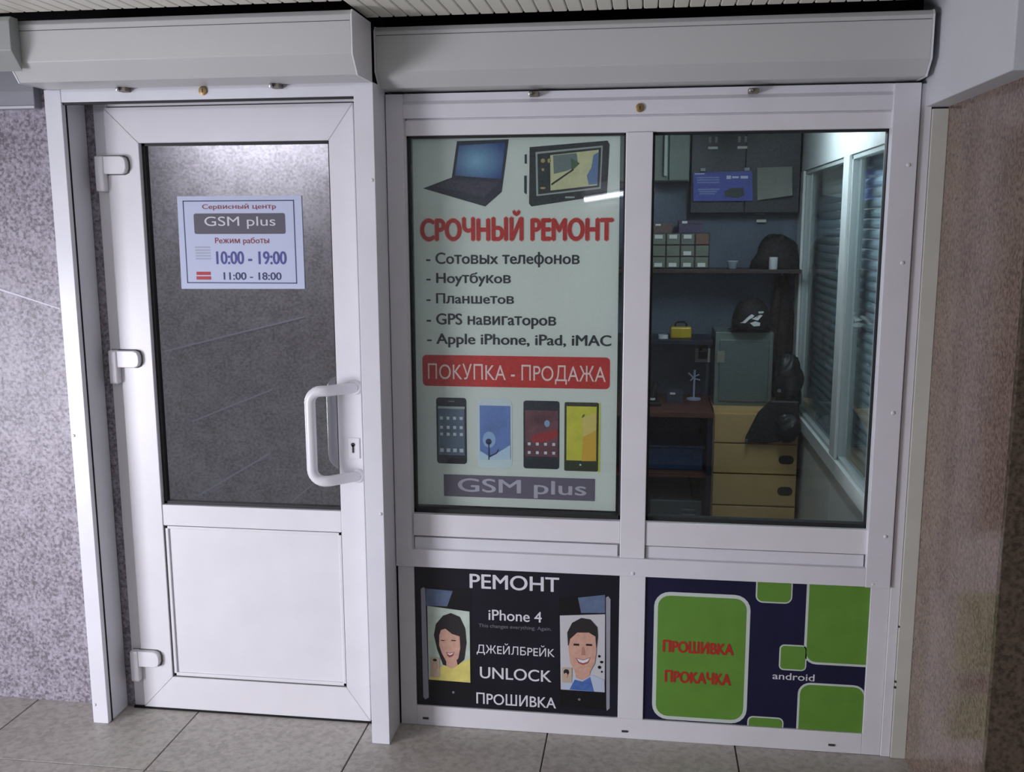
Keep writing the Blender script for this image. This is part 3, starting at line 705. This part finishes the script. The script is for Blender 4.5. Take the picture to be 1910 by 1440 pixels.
ink('pictured_stem', [(-0.4454,0.8782),(-0.4422,0.8783),(-0.4422,0.8242),(-0.4454,0.8241)], q4, mat('dark_seed_print', (44, 56, 84), .5), p)
ink('pictured_stem', [(-0.4421,0.8362),(-0.4210,0.8469),(-0.4170,0.8570),(-0.4151,0.8551),(-0.4199,0.8433),(-0.4421,0.8314)], q4, mat('dark_seed_print', (44, 56, 84), .5), p)
p = phone((-0.3420,1.0023), (-0.2377,0.8015), .008, PBK, mat('phone_plum_print', (104, 66, 74), .5, var=.45, vscale=12), (-0.3370,0.9742), (-0.2418,0.8381))
ink('pictured_widget', ellipse(*(-0.2732,0.9363), .008, .010), q3, mat('widget_blue_print', (132, 160, 196), .5), p)
ink('pictured_bar', [(-0.3167,0.8996),(-0.2421,0.9213),(-0.2420,0.8976),(-0.2894,0.8785),(-0.3167,0.8797)], q3, mat('phone_red_print', (150, 48, 52), .5), p)
icons(p, (-0.3371,0.8951), (-0.2418,0.8381), (.35, .8), 4, .0042, ICW, q4)
p = phone((-0.2232,1.0002), (-0.1252,0.7979), .005, mat('phone_olive_print', (52, 60, 40), .5), mat('phone_yellow_print', (196, 196, 66), .5, var=.12, vscale=20), (-0.2170,0.9886), (-0.1310,0.8295))
ink('pictured_side', [(-0.1274,0.9976),(-0.1206,1.0000),(-0.1198,0.7981),(-0.1252,0.7955)], q1, mat('phone_lime_print', (186, 196, 74), .5), p)
ink('pictured_orange', [(-0.1694,0.8995),(-0.1319,0.9202),(-0.1310,0.8295),(-0.1726,0.8282)], q3, mat('phone_orange_print', (204, 164, 58), .5), p)
ink('pictured_tan', [(-0.1737,0.9544),(-0.1325,0.9710),(-0.1319,0.9202),(-0.1694,0.8995)], q3, mat('phone_tan_print', (206, 190, 108), .5), p)
ink('pictured_button', ellipse(*(-0.1764,0.8170), .003, .003, 10), q3, ICW, p)
ink('pictured_leaf', [(-0.1737,0.9544),(-0.1707,0.9642),(-0.1646,0.9671),(-0.1668,0.9593)], q4, mat('dark_leaf_print', (90, 96, 40), .5), p)

# ================================================================== INSIDE THE SHOP
BY = 1.64
fi = box('floor_inside', -1.6, .76, .05, BY, -.06, 0, mat('dark_inside_floor', (72, 70, 68), .5, var=.1))
tag(fi, 'dark floor inside the shop', 'floor', kind='structure')
wb = box('wall_back', -1.6, .80, BY, BY+.06, 0, 2.15, mat('blue_grey_back_wall', (86, 102, 118), .55, var=.12, vscale=5), bev=0)
tag(wb, 'blue grey back wall inside the shop', 'wall', kind='structure')
wi = box('wall_inner', -.80, -.74, .10, BY, 0, 2.15, mat('dark_inner_wall', (60, 62, 66), .7), bev=0)
tag(wi, 'dark inner wall dividing the doorway from the shop', 'wall', kind='structure')
ci = box('ceiling_inside', -1.6, .80, .12, BY, 1.96, 2.0, mat('inside_ceiling', (150, 154, 156), .6), bev=0)
tag(ci, 'grey ceiling inside the shop', 'ceiling', kind='structure')
wv = boxes('wall_vestibule', [(-1.6, -.80, .95, 1.0, 0, 1.96), (-1.66, -1.60, .07, 1.0, 0, 1.96)], mat('very_dark_inner_wall', (34, 33, 34), .8), bev=0)
tag(wv, 'dark wall behind the glazed entrance door', 'wall', kind='structure')
bt = box('trim_4', (-0.9623,1.2126)[0], (-0.9183,1.2130)[0], .16, .18, .0, 1.9, mat('tan_wood', (150, 124, 104), .5, var=.1, vscale=9))
tag(bt, 'tan wooden batten seen behind the door glass', 'batten', kind='structure')
# lamp inside
il = empty('tube_lamp', (.33, .55, 1.9), 'lit tube lamp on the ceiling inside the shop', 'lamp')
box('housing', .30, .36, .30, .95, 1.915, 1.96, PVC, il)
tube('tube', [(.33, .33, 1.895), (.33, .92, 1.895)], .014, TUBE_IN, il)
for yy in (.30, .92): box('tube_holder', .315, .345, yy, yy+.03, 1.88, 1.916, PVC, il)
# glazed partition on the right
XP = .640
w2 = empty('window_2', (XP, .8, 0), 'white framed glazed partition along the right side inside the shop', 'partition', kind='structure')
PW = mat('partition_white', (222, 228, 226), .35, var=.02)
box('top_rail', XP, XP+.05, .075, 1.63, 1.718, 1.96, PW, w2)
box('middle_rail', XP-.006, XP+.05, .075, 1.63, .672, .722, PW, w2)
box('mullion', XP-.004, XP+.05, .600, .690, .723, 1.717, PW, w2)
box('end_post', XP-.004, XP+.05, 1.52, 1.63, .723, 1.717, PW, w2)
box('near_post', XP, XP+.05, .072, .10, 0, 1.96, PW, w2)
for a, b in ((.10, .600), (.690, 1.52)):
    boxes('glazing_bead', [(XP+.006, XP+.03, a, a+.016, .723, 1.717), (XP+.006, XP+.03, b-.016, b, .723, 1.717), (XP+.006, XP+.03, a, b, .723, .737), (XP+.006, XP+.03, a, b, 1.703, 1.717)], mat('partition_bead', (176, 186, 184), .4), w2)
    box('glass_pane', XP+.016, XP+.020, a, b, .723, 1.717, GL, w2, bev=0)
for a, b in ((.10, .693), (.699, 1.63)):
    box('lower_panel', XP+.008, XP+.03, a, b, 0, .672, PW, w2)
# closed slatted shutter behind the partition
s4 = empty('roller_shutter', (.72, .8, .7), 'closed pale slatted shutter seen through the glazed partition', 'shutter')
SL = mat('pale_shutter_slat', (178, 200, 210), .45)
sl0 = prism_x('slat', [(.0, 0)]*3, 0, 1, SL) if False else None
def slat_y(z):
    bm = bmesh.new(); prof = [(.722, z), (.716, z+.006), (.714, z+.016), (.717, z+.026), (.722, z+.031), (.73, z+.031), (.73, z)]
    n = len(prof)
    a = [bm.verts.new((p[0], .10, p[1])) for p in prof]; b = [bm.verts.new((p[0], 1.62, p[1])) for p in prof]
    bm.faces.new(a); bm.faces.new(b[::-1])
    for i in range(n): bm.faces.new((a[i], b[i], b[(i+1) % n], a[(i+1) % n]))
    return bm
sl0 = obj('slat', slat_y(.66), SL, s4)
for i in range(1, 36): clone(sl0, (0, 0, .033*i), s4)
box('guide_rail', .705, .74, .085, .10, .66, 1.86, PW, s4); box('guide_rail', .705, .74, 1.62, 1.635, .66, 1.86, PW, s4)

# pedestal of drawers
BEE = mat('beech_veneer', (198, 168, 112), .5, var=.08, vscale=6); BEED = mat('dark_recess', (52, 44, 34), .7)
pe = empty('drawer_pedestal', (.45, 1.45, 0), 'beech wooden drawer pedestal with oval grips beside the partition', 'drawers')
box('carcass', .287, .628, 1.302, 1.63, .04, .752, BEE, pe)
box('plinth', .30, .615, 1.32, 1.60, 0, .04, DARK, pe, bev=0)
zs = [.742, .617, .489, .354, .215, .06]
for a, b in zip(zs, zs[1:]):
    d = box('drawer', .291, .624, 1.284, 1.302, b+.003, a-.003, BEE, pe)
    zc = (a+b)/2
    plate('grip', rrect(.552, zc-.018, .612, zc+.018, .017), 1.2825, 1.286, BEED, d)
# grey computer case on the pedestal
GC = mat('grey_green_case', (104, 116, 112), .5, var=.06, vscale=6)
pcs = empty('computer_case', (.41, 1.5, .752), 'grey green metal case standing on the beech pedestal', 'case')
box('body', .292, .528, 1.40, 1.62, .752, 1.062, GC, pcs, bev=.004)
box('side_panel', .310, .512, 1.394, 1.401, .770, 1.030, mat('grey_green_panel', (92, 106, 104), .45), pcs, bev=.003)
box('sticker', *sorted(((0.3009,0.9823)[0], (0.3314,0.9828)[0])), 1.391, 1.396, (0.3023,0.9352)[1], (0.3009,0.9823)[1], mat('beige_sticker', (136, 138, 124), .6), pcs, bev=0)
# black cap on the case
FAB = mat('black_fabric', (24, 26, 27), .75, var=.25, vscale=30, bump=.3, bscale=200)
cp = empty('baseball_cap', (.44, 1.47, 1.062), 'black cap with a white emblem on top of the grey case', 'cap')
bm = bmesh.new(); rr = []
for k in range(9):
    t = k/8*math.pi/2*.97; rad = .082*math.cos(t)**.75; h = .003+.135*math.sin(t)
    rr.append([(.442+rad*math.cos(2*math.pi*j/28), 1.478+rad*.95*math.sin(2*math.pi*j/28), 1.062+h) for j in range(28)])
rings(bm, rr); obj('crown', bm, FAB, cp, smooth='all')
bm = bmesh.new(); rr = []
for k in range(7):
    t = k/6; L = []
    for j in range(13):
        a = math.pi*(1.08+.84*j/12); rad = .076+.062*t*math.sin(math.pi*(j+.6)/13.2)
        L.append((.442+rad*math.cos(a)-.012*t, 1.478+rad*math.sin(a)*.95, 1.080-.003*t-.008*t*abs(j-6)/6))
    rr.append(L)
vv = [[bm.verts.new(p) for p in L] for L in rr]
for a, b in zip(vv, vv[1:]):
    for j in range(12): bm.faces.new((a[j], a[j+1], b[j+1], b[j]))
bmesh.ops.solidify(bm, geom=list(bm.faces), thickness=.003)
obj('brim', bm, FAB, cp, smooth=True)
lathe('button', [(.007, 0), (.006, .004), (.002, .006)], (.442, 1.478, 1.196), FAB, cp, n=10)
EMB = mat('white_embroidery', (226, 228, 228), .7)
def on_cap(px, pz):
    t = math.asin(min(.98, max(0, (pz-1.064)/.135))); rad = .082*math.cos(t)**.75+.0012
    dx = px-.442; return (px, 1.478-.95*math.sqrt(max(1e-6, rad*rad-dx*dx)), pz)
bm = bmesh.new()
for poly in ([(.392, 1.098), (.402, 1.103), (.425, 1.128), (.437, 1.135), (.447, 1.130), (.441, 1.122), (.428, 1.115), (.412, 1.098)],
             [(.437, 1.116), (.470, 1.133), (.482, 1.131), (.462, 1.110)], [(.463, 1.146), (.487, 1.146), (.485, 1.139), (.466, 1.138)],
             [(.430, 1.099), (.452, 1.107), (.472, 1.100), (.470, 1.088), (.446, 1.086)]):
    fr = [bm.verts.new(Vector(on_cap(*p))-Vector((0, .002, 0))) for p in poly]; bk = [bm.verts.new(Vector(on_cap(*p))+Vector((0, .004, 0))) for p in poly]
    bm.faces.new(fr); bm.faces.new(bk[::-1])
    for i in range(len(poly)): bm.faces.new((fr[i], bk[i], bk[(i+1) % len(poly)], fr[(i+1) % len(poly)]))
obj('emblem', bm, EMB, cp)
# black bag slumped over the pedestal front
BAGM = mat('black_nylon', (26, 29, 30), .5, var=.3, vscale=14, bump=.4, bscale=60)
bg = empty('shoulder_bag', (.53, 1.3, .752), 'black slumped bag hanging over the front of the beech pedestal', 'bag')
def blob(name, c, r, m, parent, seed=0, amp=.14, nu=26, nv=16, flat=None):
    rnd = random.Random(seed); ph = [(rnd.uniform(0, 6.28), rnd.randint(2, 5), rnd.randint(1, 4)) for _ in range(5)]
    bm = bmesh.new(); rr = []
    for i in range(nv+1):
        th = math.pi*(i+.02)/(nv+.04); L = []
        for j in range(nu):
            fi_ = 2*math.pi*j/nu
            k = 1+amp*sum(math.sin(p[0]+p[1]*fi_+p[2]*th*2) for p in ph)/3*math.sin(th)
            x, y, z = r[0]*k*math.sin(th)*math.cos(fi_), r[1]*k*math.sin(th)*math.sin(fi_), r[2]*k*math.cos(th)
            L.append((c[0]+x, c[1]+y, max(c[2]+z, flat) if flat is not None else c[2]+z))
        rr.append(L)
    rings(bm, rr); return obj(name, bm, m, parent, smooth='all')
blob('body', (.582, 1.335, .86), (.058, .062, .120), BAGM, bg, 3, .22, flat=.7535)
plate('flap', [(.462, .752), (.508, .800), (.622, .80), (.625, .655), (.560, .635), (.500, .622), (.418, .628), (.412, .640)], 1.262, 1.281, BAGM, bg, bev=.006)
blob('bundle', (.575, 1.236, .695), (.050, .030, .058), BAGM, bg, 8, .2)
ct = empty('hanging_coat', (.585, 1.60, .80), 'dark brown coat hanging below the right end of the upper shelf', 'coat')
CTM = mat('dark_brown_cloth', (44, 38, 36), .8, var=.3, vscale=18)
bm = bmesh.new(); rr = []
for k in range(12):
    t = k/11; z = 1.285-.47*t; hw = .020+.030*min(1, t*3); L = []
    for q in range(26):
        a = 2*math.pi*q/26; f_ = 1+.10*math.sin(5*a+3*t)
        L.append((.580+hw*f_*math.cos(a), 1.595+.026*f_*math.sin(a), z+.006*math.sin(3*a)*(t > .9)))
    rr.append(L)
rings(bm, rr); obj('body', bm, CTM, ct, smooth='all')
tube('hanger_hook', [(.58, 1.595, 1.28), (.58, 1.595, 1.292), (.585, 1.595, 1.299)], .003, STEEL, ct, n=8)
tube('sleeve', [(.562, 1.570, 1.24), (.546, 1.562, 1.10), (.548, 1.562, .92)], [.018, .020, .015], CTM, ct, n=12)
lathe('buckle', [(.008, 0), (.008, -.004)], (.540, 1.268, .842), STEEL, bg, n=8, axis='y')
lathe('buckle', [(.007, 0), (.007, -.004)], (.587, 1.204, .714), STEEL, bg, n=8, axis='y')
box('strap_end', .412, .422, 1.256, 1.262, .624, .642, STEEL, bg, bev=.001)
# shelves on the back wall
SHB = mat('dark_brown_shelf', (58, 46, 44), .5, var=.15, vscale=12); SHN = mat('navy_shelf', (30, 34, 52), .5, var=.1); SHR = mat('red_brown_shelf', (92, 54, 46), .5, var=.1)
def shelf(x0, x1, y0, z, m, label, th=.016):
    e = empty('wall_shelf', ((x0+x1)/2, BY-.05, z-th), label, 'shelf')
    box('board', x0, x1, y0, BY-.001, z-th, z, m, e)
    for xx in (x0+.03, x1-.045): prism_x('bracket', [(BY-.002, z-th), (BY-.12, z-th), (BY-.002, z-th-.06)], xx, xx+.012, STEEL, e)
    return e
shelf(-.25, .634, 1.44, 1.317, SHB, 'dark upper shelf carrying the parts organizer')
shelf(-.30, .283, 1.40, 1.026, SHN, 'dark navy shelf carrying the yellow tool case', .02)
# parts organizer with small drawers
og = empty('parts_organizer', (.14, 1.52, 1.317), 'small parts organizer with labelled clear drawers on the upper shelf', 'organizer')
OGB = mat('dark_organizer_case', (46, 50, 52), .5)
box('case', -.040, .262, 1.47, 1.60, 1.317, 1.466, OGB, og)
OD = mat('grey_green_drawer', (112, 120, 108), .35, var=.1, vscale=20); ODB = mat('brown_drawer', (116, 88, 74), .4); OLW = mat('white_label_and_bar', (226, 226, 222), .6)
for r_ in range(3):
    for c_ in range(5):
        x0 = -.036+c_*.0595; z0 = 1.321+r_*.0482
        d = box('drawer', x0+.002, x0+.0555, 1.462, 1.471, z0+.002, z0+.045, ODB if (c_ == 4 and r_ == 2) else OD, og)
        if not (r_ == 1 and c_ != 3) and not (c_ == 4 and r_ == 2): box('label', x0+.012, x0+.044, 1.4605, 1.463, z0+.006 if r_ < 2 else z0+.026, z0+.022 if r_ < 2 else z0+.042, OLW, d, bev=0)
# dark bag, can and white bowl on the upper shelf
o = blob('soft_bag', (.545, 1.545, 1.345), (.095, .065, .115), FAB, None, 11, .16, flat=1.317); tag(o, 'dark soft bag lying at the right end of the upper shelf', 'bag')
o = lathe('metal_can', [(.017, 0), (.018, .002), (.018, .048), (.016, .050), (.016, .046)], (.522, 1.462, 1.317), mat('white_can', (220, 222, 224), .3), n=20); tag(o, 'small white can in front of the dark soft bag', 'can')
o = lathe('small_bowl', [(.012, 0), (.016, .002), (.024, .03), (.022, .034), (.014, .006)], (.36, 1.50, 1.317), mat('pale_bowl', (150, 164, 176), .4)); tag(o, 'small pale bowl on the upper shelf beside the organizer', 'bowl')
# yellow tool case, white roll
yc = empty('tool_case', (.152, 1.46, 1.026), 'small yellow tool case on the navy shelf', 'case')
box('body', .108, .196, 1.44, 1.50, 1.026, 1.076, mat('yellow_plastic', (186, 160, 30), .4, var=.1), yc, bev=.008)
tube('carry_handle', [(.128, 1.47, 1.074), (.130, 1.47, 1.088), (.138, 1.47, 1.094), (.166, 1.47, 1.094), (.174, 1.47, 1.088), (.176, 1.47, 1.074)], .004, DARK, yc, n=8)
o = lathe('tape_roll', [(.012, 0), (.022, 0), (.022, .016), (.012, .016)], (.078, 1.45, 1.026), mat('white_tape', (214, 216, 220), .5)); tag(o, 'small white tape roll left of the yellow case', 'tape')
# overhead cabinets
oc = empty('overhead_cabinet', (.40, 1.60, 1.50), 'dark overhead cabinet on the back wall behind the blue flyer', 'cabinet')
OCM = mat('dark_slate_cabinet', (40, 46, 53), .45, var=.15, vscale=8)
box('body', .180, .630, 1.575, BY, 1.545, 1.955, OCM, oc)
box('cabinet_door', .183, .403, 1.556, 1.575, 1.55, 1.95, OCM, oc); box('cabinet_door', .407, .627, 1.556, 1.575, 1.55, 1.95, OCM, oc)
for xx in (.269, .389):  # pale bars with dimmer marks on the cabinet front
    e = box('pale_bar', xx-.020, xx+.020, 1.552, 1.556, 1.812, 1.822, OLW, oc, bev=0)
    for k in (-.014, .012): box('pale_mark', xx+k-.004, xx+k+.006, 1.553, 1.556, 1.838, 1.862, mat('dim_mark', (140, 144, 146), .6), oc, bev=0)
gc = empty('wall_cabinet', (.05, 1.55, 1.68), 'grey cabinet with a pale upright handle left of the blue flyer', 'cabinet')
GCM = mat('grey_green_cabinet', (112, 124, 118), .5, var=.08, vscale=8)
box('body', -.14, .172, 1.50, BY, 1.678, 1.955, GCM, gc)
box('cabinet_door', -.138, .084, 1.482, 1.499, 1.682, 1.95, GCM, gc); box('cabinet_door', .088, .170, 1.482, 1.499, 1.682, 1.95, GCM, gc)
box('handle', .066, .080, 1.462, 1.482, 1.70, 1.94, mat('pale_handle', (176, 190, 184), .4), gc, bev=.003)
# blue flyer and white sheet hanging from the overhead cabinet
fy = plate('blue_flyer', [(0.1896,1.7155),(0.4311,1.7209),(0.4376,1.5983),(0.1928,1.5979)], 1.5405, 1.5425, mat('blue_flyer_print', (66, 82, 172), .5, var=.12, vscale=10))
tag(fy, 'blue printed flyer hanging in front of the overhead cabinet', 'flyer')
FLB = mat('flyer_pale_blue', (128, 142, 204), .5); FLW = mat('flyer_white', (212, 222, 242), .5)
fz = 1.5398
inks('printed_text_block', [rect((0.2061,1.6975),(0.2978,1.6919)), rect((0.2063,1.6880),(0.2981,1.6823)), rect((0.2066,1.6776),(0.2984,1.6720))], fz, FLB, fy)
inks('printed_text_block', [rect((0.2114,1.6497),(0.2993,1.6434)), rect((0.2156,1.6401),(0.2896,1.6347)), rect((0.2179,1.6305),(0.2819,1.6260))], fz, FLB, fy)
inks('printed_heading', [rect((0.3272,1.7023),(0.3455,1.6882)), rect((0.3503,1.6993),(0.3770,1.6911)), rect((0.3846,1.7005),(0.4146,1.6895)), rect((0.1957,1.7127),(0.2357,1.7083))], fz, FLW, fy)
ink('printed_picture', [(0.3194,1.6369),(0.3448,1.6506),(0.3961,1.6521),(0.4032,1.6204),(0.3779,1.6086),(0.3241,1.6150)], fz, mat('flyer_dark_green', (40, 56, 60), .5), fy)
for xx in (.22, .40): box('tape_strip', xx, xx+.02, 1.5405, 1.556, 1.722, 1.734, mat('clear_tape', (150, 156, 170), .4), fy, bev=0)
bm = bmesh.new()
pts = [(0.4523,1.7336),(0.5946,1.7375),(0.5958,1.6189),(0.4572,1.6001)]
N = 10; gr = []
for i in range(N+1):
    u = i/N; row = []
    for j in range(7):
        v = j/6
        x = (pts[0][0]*(1-v)+pts[3][0]*v)*(1-u)+(pts[1][0]*(1-v)+pts[2][0]*v)*u
        z = (pts[0][1]*(1-v)+pts[3][1]*v)*(1-u)+(pts[1][1]*(1-v)+pts[2][1]*v)*u
        row.append(bm.verts.new((x, 1.5535-.03*v*v*(.4+.6*u), z)))
    gr.append(row)
for i in range(N):
    for j in range(6): bm.faces.new((gr[i][j], gr[i+1][j], gr[i+1][j+1], gr[i][j+1]))
bmesh.ops.solidify(bm, geom=list(bm.faces), thickness=.001)
sh = obj('paper_sheet', bm, mat('off_white_sheet', (186, 188, 178), .6, var=.06, vscale=20), None, smooth=True)
tag(sh, 'off-white paper sheet with a curled lower edge right of the blue flyer', 'paper')
# two wall clips, white bars painting their glints, socket
for p_, lab in (((0.4790,1.5494), 'upper small clip with a painted glint on the back wall under the paper sheet'), ((0.4869,1.5155), 'lower small clip with a painted glint on the back wall under the paper sheet')):
    e = empty('wall_clip', (p_[0], BY-.01, p_[1]), lab, 'clip')
    box('glint_jaw', p_[0]-.022, p_[0]+.018, BY-.022, BY-.012, p_[1]-.006, p_[1]+.006, OLW, e); box('stem', p_[0]-.004, p_[0]+.004, BY-.012, BY-.0005, p_[1]-.004, p_[1]+.004, STEEL, e)
sk = empty('wall_socket', (.25, BY-.01, .915), 'white square wall socket under the navy shelf', 'socket')
a_, b_ = (0.2233,0.9624), (0.2900,0.9015)
boxes('socket_frame', [(a_[0], b_[0], BY-.012, BY-.0005, a_[1]-.014, a_[1]), (a_[0], b_[0], BY-.012, BY-.0005, b_[1], b_[1]+.014), (a_[0], a_[0]+.014, BY-.012, BY-.0005, b_[1]+.014, a_[1]-.014), (b_[0]-.014, b_[0], BY-.012, BY-.0005, b_[1]+.014, a_[1]-.014)], mat('socket_white', (206, 204, 206), .4), sk, bev=.001)
box('socket_well', a_[0]+.014, b_[0]-.014, BY-.006, BY-.0005, b_[1]+.014, a_[1]-.014, mat('socket_dark', (70, 68, 72), .5), sk, bev=0)
# work desk
dk = empty('work_desk', (-.0, 1.3, 0), 'dark brown work desk left of the beech pedestal', 'desk')
box('desk_top', -.60, .280, 1.20, BY-.002, .735, .757, SHR, dk)
box('lower_shelf', -.60, .280, 1.25, BY-.002, .475, .493, SHR, dk)
for xx in (-.60, .258): box('side_panel', xx, xx+.022, 1.22, BY-.002, 0, .735, SHN, dk)
box('back_panel', -.578, .258, 1.60, 1.615, .20, .735, SHN, dk)
# things on and under the desk
st = empty('soldering_stand', (.22, 1.5, .757), 'small white wire stand with cross arms on the desk', 'stand')
WR = mat('white_wire', (170, 182, 206), .4)
lathe('base', [(.03, 0), (.03, .006), (.008, .010)], (.215, 1.50, .757), WR, st)
tube('pole', [(.215, 1.50, .765), (.216, 1.50, .885)], .0045, WR, st, n=8)
tube('arm', [(.190, 1.50, .872), (.216, 1.50, .848), (.240, 1.50, .842)], .003, WR, st, n=8)
tube('arm', [(.200, 1.50, .838), (.217, 1.50, .858), (.236, 1.50, .866)], .003, WR, st, n=8)
mb = empty('microscope', (.05, 1.35, .757), 'black bench microscope at the left end of the visible desk', 'microscope')
box('base', .010, .075, 1.32, 1.40, .757, .772, FAB, mb, bev=.004); tube('column', [(.05, 1.385, .77), (.05, 1.385, .85)], .008, FAB, mb, n=10)
tube('eyepiece', [(.05, 1.39, .84), (.040, 1.345, .815), (.036, 1.335, .79)], [.014, .014, .010], FAB, mb, n=12); lathe('focus_ring', [(.013, 0), (.013, .008)], (.036, 1.335, .782), OLW, mb, n=12)
bb = empty('storage_box', (.16, 1.4, .493), 'blue plastic storage box on the shelf under the desk', 'box')
BBM = mat('blue_box_plastic', (48, 74, 112), .45, var=.1)
box('body', .02, .25, 1.30, 1.55, .493, .585, BBM, bb, bev=.005); box('lid', .015, .255, 1.295, 1.555, .585, .598, BBM, bb, bev=.003)
tw = empty('computer_tower', (.15, 1.4, 0), 'grey computer tower with vent slots standing under the desk', 'computer')
TWM = mat('grey_tower', (84, 92, 96), .45)
box('body', .035, .250, 1.29, 1.58, .0, .365, TWM, tw, bev=.004)
for i in range(5): box('vent_slot', .170, .225, 1.287, 1.291, .235+.022*i, .242+.022*i, mat('vent_pale', (128, 134, 136), .5), tw, bev=0)
bk = boxes('card_board', [(.02, .034, 1.0, 1.02, 0, .34)], mat('pale_board', (150, 148, 140), .6)); tag(bk, 'narrow pale board standing at the left edge of the right pane', 'board')

# small cartons lying about
def carton(x0, x1, y0, y1, z0, h, rgb, label):
    e = empty('carton', ((x0+x1)/2, (y0+y1)/2, z0), label, 'carton', 'small cartons inside the shop')
    m = mat('carton_%d_%d_%d' % rgb, rgb, .6, var=.15, vscale=20)
    box('body', x0, x1, y0, y1, z0, z0+h*.72, m, e, bev=.001); box('lid', x0-.002, x1+.002, y0-.002, y1+.002, z0+h*.72, z0+h, m, e, bev=.001)
    box('label', x0+.012, x0+.034, y0-.0032, y0-.002, z0+h*.76, z0+h*.95, OLW, e, bev=0)
carton(.025, .105, 1.48, 1.58, 1.466, .040, (104, 84, 80), 'small brown carton lying on the left of the parts organizer')
carton(.135, .235, 1.49, 1.59, 1.466, .052, (74, 66, 92), 'small plum carton lying on the right of the parts organizer')

carton(.100, .165, 1.42, 1.50, .757, .045, (60, 66, 84), 'small navy carton on the desk beside the microscope')
